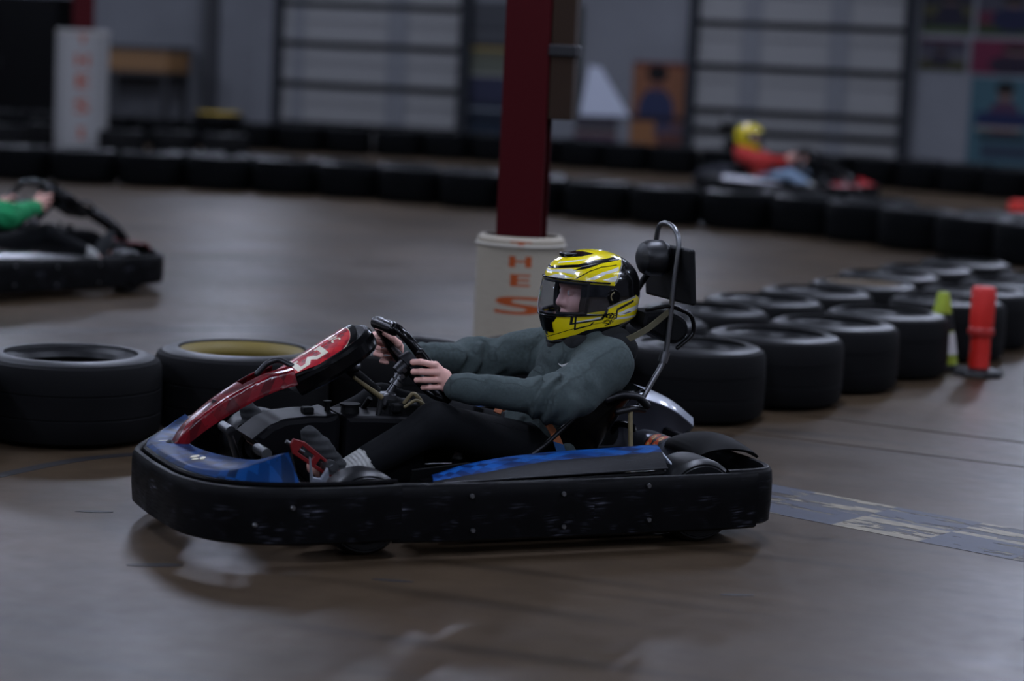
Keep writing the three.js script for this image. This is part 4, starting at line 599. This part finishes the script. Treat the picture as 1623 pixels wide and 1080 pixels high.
  const bodyList = [cap([-0.23, 0.205, -0.07], [-0.23, 0.205, 0.07], 0.095, 0.095), cap(J.pel, J.chest, 0.1, 0.115), cap([-0.37, 0.44, -0.07], [-0.37, 0.44, 0.07], 0.1, 0.1), cap(J.chest, J.neck, 0.09, 0.06), cap(J.shN, J.shF, 0.05, 0.05),
    ...limb(J.shN, J.elN, J.wrN, [0.05, 0.04, 0.026]), ...limb(J.shF, J.elF, J.wrF, [0.05, 0.04, 0.026]), ...limb(J.hipN, J.knN, J.anN, [0.078, 0.054, 0.036]), ...limb(J.hipF, J.knF, J.anF, [0.078, 0.054, 0.036]),
    cap(J.anN, [0.60, 0.2, -0.235], 0.034, 0.026), cap(J.anF, [0.665, 0.215, 0.215], 0.034, 0.026)];
  PG.body = join([field(blend(bodyList, 0.04), [-0.52, 0.06, -0.37], [0.72, 0.6, 0.37], 0.0125), hN, hF, headG]);
  // hooded top: loose sleeves with folds, ribbed cuffs and hem
  const sleeve = (a, b, c) => [cap(a, b, 0.08, 0.065), cap(b, c, 0.064, 0.043)];
  const mid = (a, b, t) => a.map((v, i) => lerp(v, b[i], t));
  const top = [cap([-0.245, 0.225, -0.075], [-0.245, 0.225, 0.075], 0.108, 0.108), cap(J.waist, J.chest, 0.13, 0.135), cap([-0.375, 0.45, -0.085], [-0.375, 0.45, 0.085], 0.108, 0.108), cap(J.chest, [-0.405, 0.535, 0], 0.11, 0.085), cap([-0.395, 0.5, -0.15], [-0.385, 0.5, 0.15], 0.07, 0.07),
    ...sleeve(J.shN, J.elN, mid(J.elN, J.wrN, 0.93)), ...sleeve(J.shF, J.elF, mid(J.elF, J.wrF, 0.93)), cap([-0.25, 0.39, -0.275], [-0.21, 0.375, -0.285], 0.03, 0.026), cap(mid(J.shN, J.elN, 0.2), [-0.27, 0.4, -0.26], 0.07, 0.05)];
  const cuffN = blend([cap(mid(J.elN, J.wrN, 0.84), mid(J.elN, J.wrN, 0.97), 0.044, 0.037)], 0.01), cuffF = blend([cap(mid(J.elF, J.wrF, 0.84), mid(J.elF, J.wrF, 0.97), 0.044, 0.037)], 0.01), tb = blend(top, 0.05);
  const along = (p, a, b) => { const d = [b[0] - a[0], b[1] - a[1], b[2] - a[2]]; return ((p[0] - a[0]) * d[0] + (p[1] - a[1]) * d[1] + (p[2] - a[2]) * d[2]) / (d[0] * d[0] + d[1] * d[1] + d[2] * d[2]); };
  const folds = (x, y, z) => {
    const s = z < 0 ? [J.shN, J.elN, J.wrN] : [J.shF, J.elF, J.wrF], t1 = along([x, y, z], s[0], s[1]), t2 = along([x, y, z], s[1], s[2]);
    const arm = sstep(0.1, 0.19, Math.abs(z)), wob = noise(x * 7, y * 7, z * 7) * 1.6;
    const near = Math.exp(-Math.pow((t2 - 0.1) / 0.2, 2)) + 0.9 * Math.exp(-Math.pow((t2 - 0.8) / 0.12, 2)) + 0.5 * Math.exp(-Math.pow((t1 - 0.75) / 0.25, 2));
    const w2 = noise(x * 11 + 4, y * 11, z * 11);
    return 0.0075 * near * arm * Math.sin(t2 * 24 + wob * 5 + y * 30) * (0.45 + 0.9 * Math.abs(w2) * 2) + 0.012 * fbm(x * 8, y * 8, z * 8, 3) + (1 - arm) * 0.008 * Math.sin(y * 34 + x * 30 + wob * 4);
  };
  PG.hoodie = field((x, y, z) => { let d = tb(x, y, z) + folds(x, y, z); d = smin(d, cuffN(x, y, z), 0.012); return smin(d, cuffF(x, y, z), 0.012); }, [-0.54, 0.09, -0.40], [0.2, 0.66, 0.40], 0.0085);
  const hood = blend([cap([-0.46, 0.555, -0.09], [-0.48, 0.55, 0.09], 0.05, 0.05), cap([-0.5, 0.53, -0.08], [-0.52, 0.48, -0.03], 0.042, 0.035), cap([-0.5, 0.53, 0.08], [-0.52, 0.48, 0.03], 0.042, 0.035), cap([-0.43, 0.56, -0.11], [-0.32, 0.545, -0.075], 0.035, 0.026), cap([-0.43, 0.56, 0.11], [-0.32, 0.545, 0.075], 0.035, 0.026), cap([-0.32, 0.545, -0.075], [-0.285, 0.528, 0], 0.026, 0.022), cap([-0.32, 0.545, 0.075], [-0.285, 0.528, 0], 0.026, 0.022)], 0.03);
  PG.hood = field((x, y, z) => hood(x, y, z) + 0.006 * fbm(x * 14, y * 14, z * 14, 3), [-0.6, 0.42, -0.18], [-0.22, 0.63, 0.18], 0.008);
  const rib = (a, b, t0, t1, r) => { const g = []; for (let i = 0; i < 26; i++) { const w = i / 26 * 2 * Math.PI, A = V(...mid(a, b, t0)), B = V(...mid(a, b, t1)), d = B.clone().sub(A).normalize(), u = V(0, 1, 0).cross(d).normalize(), v = d.clone().cross(u), o = u.multiplyScalar(Math.cos(w) * r).add(v.multiplyScalar(Math.sin(w) * r)); g.push(cyl(A.add(o).toArray(), B.addScaledVector(o, 0.9).toArray(), 0.003, 0.003, 6)); } return join(g); };
  PG.cuffs = [rib(J.elN, J.wrN, 0.85, 0.99, 0.041), rib(J.elF, J.wrF, 0.85, 0.99, 0.041)];
  { // the small tick on the chest: cut along the cloth where it sits
    const m = new THREE.Mesh(PG.hoodie), ray = new THREE.Raycaster(V(0.95, 1.05, -1.6), V(0, 0, 1)), pts = [[-0.02, 0.004], [-0.013, -0.003], [0.022, 0.011], [-0.001, 0.0085], [-0.012, 0.003]], out = [], c = V(-0.262, 0.486, -0.12);
    const d = c.clone().sub(ray.ray.origin).normalize(), ex = V(0, 1, 0).cross(d).normalize(), ey = d.clone().cross(ex); let ok = true;
    const hit = (a, b) => { ray.ray.direction.copy(d); ray.ray.origin.copy(V(0.95, 1.05, -1.6)).addScaledVector(ex, a).addScaledVector(ey, b); const h = ray.intersectObject(m)[0]; if (!h) ok = false; return h ? h.point.clone().addScaledVector(d, -0.005).toArray() : [0, 0, 0]; };
    const f = (u, v) => { const x = lerp(-0.021, 0.023, u), up = x < -0.012 ? lerp(0.006, 0.003, (x + 0.021) / 0.009) : lerp(0.001, 0.012, (x + 0.012) / 0.035), lo = x < -0.008 ? lerp(0.004, -0.005, (x + 0.021) / 0.013) : lerp(-0.005, 0.0115, (x + 0.008) / 0.031); return hit(-x, lerp(lo, Math.max(up, lo + 0.0008), v)); };
    PG.logo = sheet(f, 16, 2, 0.0015); if (!ok) PG.logo = null;
  }
  PG.zip = [cyl([-0.283, 0.515, -0.02], [-0.275, 0.49, -0.02], 0.004), cyl([-0.29, 0.522, -0.035], [-0.272, 0.528, -0.01], 0.007)];
  // leggings, socks, shoes
  function blendLegs(x, y, z) { let d = legs(x, y, z); const t = z < 0 ? along([x, y, z], J.knN, J.anN) : along([x, y, z], J.knF, J.anF); d = Math.max(d, (t - 0.74) * 0.3); return d + 0.0025 * fbm(x * 12, y * 12, z * 12, 2); }
  function legs(x, y, z) { return legB(x, y, z); }
  PG.socks = [['N', -0.235], ['F', 0.215]].map(([s, z0]) => { const a = J['kn' + s], b = J['an' + s], f = blend([cap(mid(a, b, 0.66), b, 0.0495, 0.044)], 0.01); return field((x, y, z) => Math.max(f(x, y, z) + 0.0018 * Math.sin(along([x, y, z], a, b) * 170), (0.7 - along([x, y, z], a, b)) * 0.3), [0.32, 0.09, z0 - 0.08], [0.68, 0.27, z0 + 0.08], 0.006); });
  const shoe = (an, z0) => { const heel = [an[0] + 0.0, an[1] - 0.045, z0], ball = [an[0] + 0.075, an[1] + 0.085, z0], toe = [an[0] + 0.105, an[1] + 0.135, z0]; const f = blend([cap(heel, ball, 0.036, 0.038), cap(ball, toe, 0.037, 0.027), cap([an[0] - 0.01, an[1] + 0.0, z0], ball, 0.04, 0.033)], 0.025); return field((x, y, z) => f(x, y, z) + 0.0016 * Math.sin(y * 260), [an[0] - 0.08, an[1] - 0.11, z0 - 0.07], [an[0] + 0.18, an[1] + 0.2, z0 + 0.07], 0.006); };
  PG.shoes = [shoe(J.anN, -0.235), shoe(J.anF, 0.215)];
  // helmet: rows from rim (0) over the eye port (0.3 to 0.5) to the crown (1), around the vertical
  const YV = [-0.16, -0.153, -0.10, -0.055, -0.03, 0.02, 0.055], XF = [0.12, 0.135, 0.158, 0.17, 0.17, 0.163, 0.155], YB = [-0.16, -0.09, -0.063, 0, 0.03, 0.055], XB = [0.10, 0.125, 0.158, 0.168, 0.166, 0.158], YW = [-0.16, -0.10, -0.05, 0, 0.055], WW = [0.078, 0.105, 0.121, 0.128, 0.124];
  const surf = (th, s, k = 1) => {
    const c = Math.cos(th), f = (1 + c) / 2, yb = -0.078 - 0.075 * f, v0 = -0.036 - 0.022 * f, v1 = 0.036 + 0.016 * f; let y = s < 0.3 ? lerp(yb, v0, s / 0.3) : s < 0.5 ? lerp(v0, v1, (s - 0.3) / 0.2) : v1, q = 1;
    const fx = sstep(-0.25, 0.25, c), x0 = lerp(interp(y, YB, XB), interp(y, YV, XF), fx), w = interp(y, YW, WW);
    if (s > 0.5) { const ph = (s - 0.5) * Math.PI; q = Math.cos(ph); y = v1 + (0.146 - v1) * Math.sin(ph); }
    return [hc0[0] + x0 * c * q * k, hc0[1] + (y < 0 ? y * lerp(1, k, 0.3) : y * k), w * Math.sin(th) * q * k];
  };
  const hc0 = [-0.40, 0.70, 0], PI = Math.PI, uv = (u0, u1, s0, s1) => (u, v) => [lerp(u0, u1, u) / (2 * PI) + 0.5, lerp(s0, s1, v)];
  const band = (a0, a1, s0, s1, nu, nv, th, k = 1) => sheet((u, v) => surf(lerp(a0, a1, u), lerp(s0, s1, v), k), nu, nv, th, uv(a0, a1, s0, s1));
  const port = 1.18;
  PG.shell = [band(-PI, PI, 0.0, 0.3, 96, 16, 0.006), band(-PI, PI, 0.5, 0.992, 96, 36, 0.006), band(port, 2 * PI - port, 0.3, 0.5, 60, 8, 0.006)];
  { const g = PG.shell[2], u = g.attributes.uv; for (let i = 0; i < u.count; i++) if (u.getX(i) > 1) u.setX(i, u.getX(i)); }
  PG.liner = [band(-PI, PI, 0.02, 0.28, 64, 10, 0.012, 0.92), band(-PI, PI, 0.52, 0.95, 64, 14, 0.012, 0.92), band(port * 0.86, 2 * PI - port * 0.86, 0.28, 0.52, 48, 6, 0.016, 0.91)];
  PG.gasket = [tube(Array.from({ length: 25 }, (_, i) => surf(lerp(-port, port, i / 24), 0.302, 0.99)), 0.006, 80), tube(Array.from({ length: 25 }, (_, i) => surf(lerp(-port, port, i / 24), 0.498, 0.99)), 0.006, 80), ...[-1, 1].map(s => tube([0.3, 0.35, 0.4, 0.45, 0.5].map(q => surf(s * port, q, 0.985)), 0.007, 16))];
  PG.visor = band(-1.62, 1.62, 0.285, 0.515, 80, 12, 0.0022, 1.04); PG.visorEdge = [tube(Array.from({ length: 25 }, (_, i) => surf(lerp(-1.62, 1.62, i / 24), 0.516, 1.042)), 0.0028, 80), tube(Array.from({ length: 25 }, (_, i) => surf(lerp(-1.62, 1.62, i / 24), 0.284, 1.042)), 0.0024, 80)];
  PG.pivot = [-1, 1].map(s => { const a = surf(s * 1.72, 0.42, 1.0), b = surf(s * 1.72, 0.42, 1.06); return join([cyl(a, b, 0.026, 0.022, 24), cyl(b, surf(s * 1.72, 0.42, 1.08), 0.012, 0.01, 12)]); });
  PG.pivotMark = [-1, 1].map(s => { const b = surf(s * 1.72, 0.42, 1.085); return new THREE.TorusGeometry(0.015, 0.0022, 6, 18, 2.2).rotateZ(-0.9).translate(b[0], b[1], b[2]); });
  PG.rimTrim = tube(Array.from({ length: 48 }, (_, i) => surf(i / 48 * 2 * PI, 0.0)), 0.0065, 160, true); PG.vents = [-0.28, 0.28].map(t => { const p = surf(t, 0.82, 1.0); return rbox(0.05, 0.012, 0.026, p[0], p[1], p[2], 0.005).translate(0, 0, 0); }); PG.chinVent = sheet((u, v) => surf(lerp(-0.42, 0.42, u), lerp(0.12, 0.27, v) - 0.03 * Math.abs(u - 0.5), 1.02), 20, 8, 0.006);
  var legB = null; legB = blend([...limb(J.hipN, J.knN, J.anN, [0.086, 0.062, 0.046]), ...limb(J.hipF, J.knF, J.anF, [0.086, 0.062, 0.046]), cap([-0.23, 0.2, -0.07], [-0.23, 0.2, 0.07], 0.1, 0.1)], 0.035);
  PG.leggings = field(blendLegs, [-0.36, 0.07, -0.32], [0.6, 0.42, 0.32], 0.009);
}
const helmetTex = canvasTex(2048, 1024, (g, w, h) => {
  const X = t => (t / 360 + 0.5) * w, Y = s => (1 - s) * h;
  g.fillStyle = '#ecd812'; g.fillRect(0, 0, w, h);
  const poly = (c, pts) => { for (const s of [1, -1]) { g.fillStyle = c; g.beginPath(); pts.forEach(([t, q], i) => i ? g.lineTo(X(t * s), Y(q)) : g.moveTo(X(t * s), Y(q))); g.closePath(); g.fill(); } };
  const line = (c, lw, pts) => { for (const s of [1, -1]) { g.strokeStyle = c; g.lineWidth = lw; g.lineJoin = 'miter'; g.beginPath(); pts.forEach(([t, q], i) => i ? g.lineTo(X(t * s), Y(q)) : g.moveTo(X(t * s), Y(q))); g.stroke(); } };
  const W = '#e2e2da', K = '#0a0a0b';
  poly(W, [[0, 0.595], [-15, 0.61], [-42, 0.64], [-50, 0.63], [-48, 0.58], [-33, 0.59], [-16, 0.585], [0, 0.575]]); poly(W, [[-4, 0.53], [-20, 0.56], [-34, 0.57], [-48, 0.545], [-30, 0.525], [-4, 0.51]]); poly(W, [[-12, 0.68], [-40, 0.72], [-62, 0.77], [-40, 0.74], [-12, 0.70]]);
  poly(W, [[-112, 0.69], [-109, 0.65], [-88, 0.605], [-74, 0.545], [-64, 0.54], [-84, 0.625]]); poly(W, [[-84, 0.55], [-104, 0.6], [-102, 0.54], [-93, 0.535]]);
  poly(K, [[10, 0.86], [7, 0.76], [-10, 0.76], [-48, 0.80], [-74, 0.86], [-60, 0.88], [-26, 0.90], [7, 0.87]]);
  poly(K, [[0, 0.635], [-10, 0.65], [-50, 0.695], [-74, 0.76], [-110, 0.80], [-144, 0.83], [-142, 0.78], [-110, 0.755], [-86, 0.725], [-62, 0.65], [-45, 0.62], [-56, 0.665], [-14, 0.62], [0, 0.61]]); poly(W, [[-53, 0.665], [-72, 0.71], [-82, 0.73], [-62, 0.682]]); poly('#8d8d88', [[-100, 0.765], [-140, 0.805], [-120, 0.765]]);
  line(K, 9, [[-51, 0.54], [-68, 0.63], [-84, 0.68], [-111, 0.71]]);
  poly(K, [[-132, 0.76], [-150, 0.80], [-180, 0.82], [-180, 0.40], [-150, 0.385], [-136, 0.425], [-106, 0.375], [-90, 0.32], [-60, 0.305], [-60, 0.5], [-100, 0.5], [-101, 0.52], [-112, 0.66]]); line('#85857c', 14, [[-130, 0.755], [-112, 0.66], [-100, 0.515]]);
  poly(W, [[-57, 0.3], [-68, 0.305], [-86, 0.295], [-86, 0.275], [-72, 0.28]]); poly(W, [[-56, 0.215], [-78, 0.245], [-87, 0.265], [-84, 0.23], [-57, 0.195]]);
  line(K, 20, [[-53, 0.3], [-51, 0.19], [-69, 0.205], [-87, 0.22], [-93, 0.36]]); line(K, 13, [[-57, 0.3], [-56, 0.12], [-74, 0.15], [-78, 0.19]]); line(K, 7, [[2, 0.05], [-30, 0.09], [-54, 0.13], [-78, 0.16], [-96, 0.18]]);
  poly(W, [[-106, 0.29], [-123, 0.32], [-150, 0.34], [-180, 0.34], [-180, 0.30], [-146, 0.28], [-111, 0.24]]); poly(W, [[-105, 0.22], [-147, 0.17], [-170, 0.16], [-170, 0.13], [-144, 0.14], [-106, 0.185]]); poly('#77777a', [[-114, 0.27], [-126, 0.29], [-132, 0.27], [-120, 0.25]]);
  line(K, 22, [[-105, 0.32], [-117, 0.35], [-132, 0.38]]); line(K, 14, [[-105, 0.32], [-106, 0.2]]); line('#9a9a92', 16, [[-92, 0.335], [-108, 0.375], [-136, 0.415]]);
  g.fillStyle = K; for (let i = 0; i < 70; i++) { const t = 92 + 13 * rnd(), q = 0.12 + 0.19 * rnd(); for (const s of [1, -1]) g.fillRect(X(t * s), Y(q), 9 + 12 * rnd(), 8 + 8 * rnd()); }
  poly(K, [[8, 0], [-56, 0.05], [-69, 0.09], [-86, 0.10], [-112, 0.07], [-147, 0.09], [-180, 0.08], [-180, 0], [0, 0]]); poly(K, [[10, 0.17], [10, 0.3], [-14, 0.3], [-32, 0.27], [-27, 0.22], [-12, 0.18], [0, 0.07], [5, 0.07]]);
}, [1, 1]);
personGeo();
const visorMat = phy(0xf2f4f8, 0.03, { transmission: 1, thickness: 0, ior: 1.6 });
function makePerson(label, o, pos, turn) {
  const t = thing('person', label, 'person', null, pos, turn), p = (n, g, m, l, par = t) => part(par, n, g, m, l);
  p('body', PG.body, M.skin); p('hair', PG.hair, M.hair); for (const e of PG.eyes) p('eye', e, std(0xd8d4cc, 0.25));
  const hd = p('hooded_top', PG.hoodie, o.top); p('hood', PG.hood, o.hood ?? o.top, null, hd); for (const c of PG.cuffs) p('cuff', c, o.top, null, hd); p('zip_pull', PG.zip, M.steel, null, hd); if (o.logo && PG.logo) p('logo', PG.logo, M.white, 'small white tick', hd);
  p('leggings', PG.leggings, o.legs); for (const s of PG.socks) p('sock', s, M.sock); for (const s of PG.shoes) p('shoe', s, M.shoe);
  const he = p('helmet', PG.shell, o.helmet); p('liner', PG.liner, M.blackMatt, null, he); p('gasket', PG.gasket, M.blackRubber, null, he); p('visor', PG.visor, visorMat, 'clear visor', he); p('visor_edge', PG.visorEdge, M.blackGloss, null, he); for (const g of PG.pivot) p('pivot', g, M.blackGloss, null, he); p('pivot_mark', PG.pivotMark, M.tan, null, he); p('rim', PG.rimTrim, M.blackRubber, null, he); p('vent', PG.vents, M.blackGloss, null, he); p('chin_vent', PG.chinVent, M.blackGloss, null, he);
  return t;
}
makePerson('driver in dark grey hooded top, leggings and yellow, black and white helmet gripping the wheel', { top: M.hoodie, hood: M.hoodDark, legs: M.legging, helmet: phy(0xffffff, 0.2, { map: helmetTex, clearcoat: 0.8, clearcoatRoughness: 0.05 }), logo: true }, KART, KTURN);
makePerson('driver in bright green top and yellow helmet steering the kart at the left edge', { top: std(0x128a52, 0.85), legs: M.legging, helmet: M.yellow }, LKART, LTURN);
makePerson('driver in red top, pale blue trousers and yellow helmet in the far kart', { top: std(0xa82420, 0.85), legs: std(0x7f94aa, 0.85), helmet: M.yellow }, FKART, FTURN);
shadows(scene);
renderer.render(scene, camera);
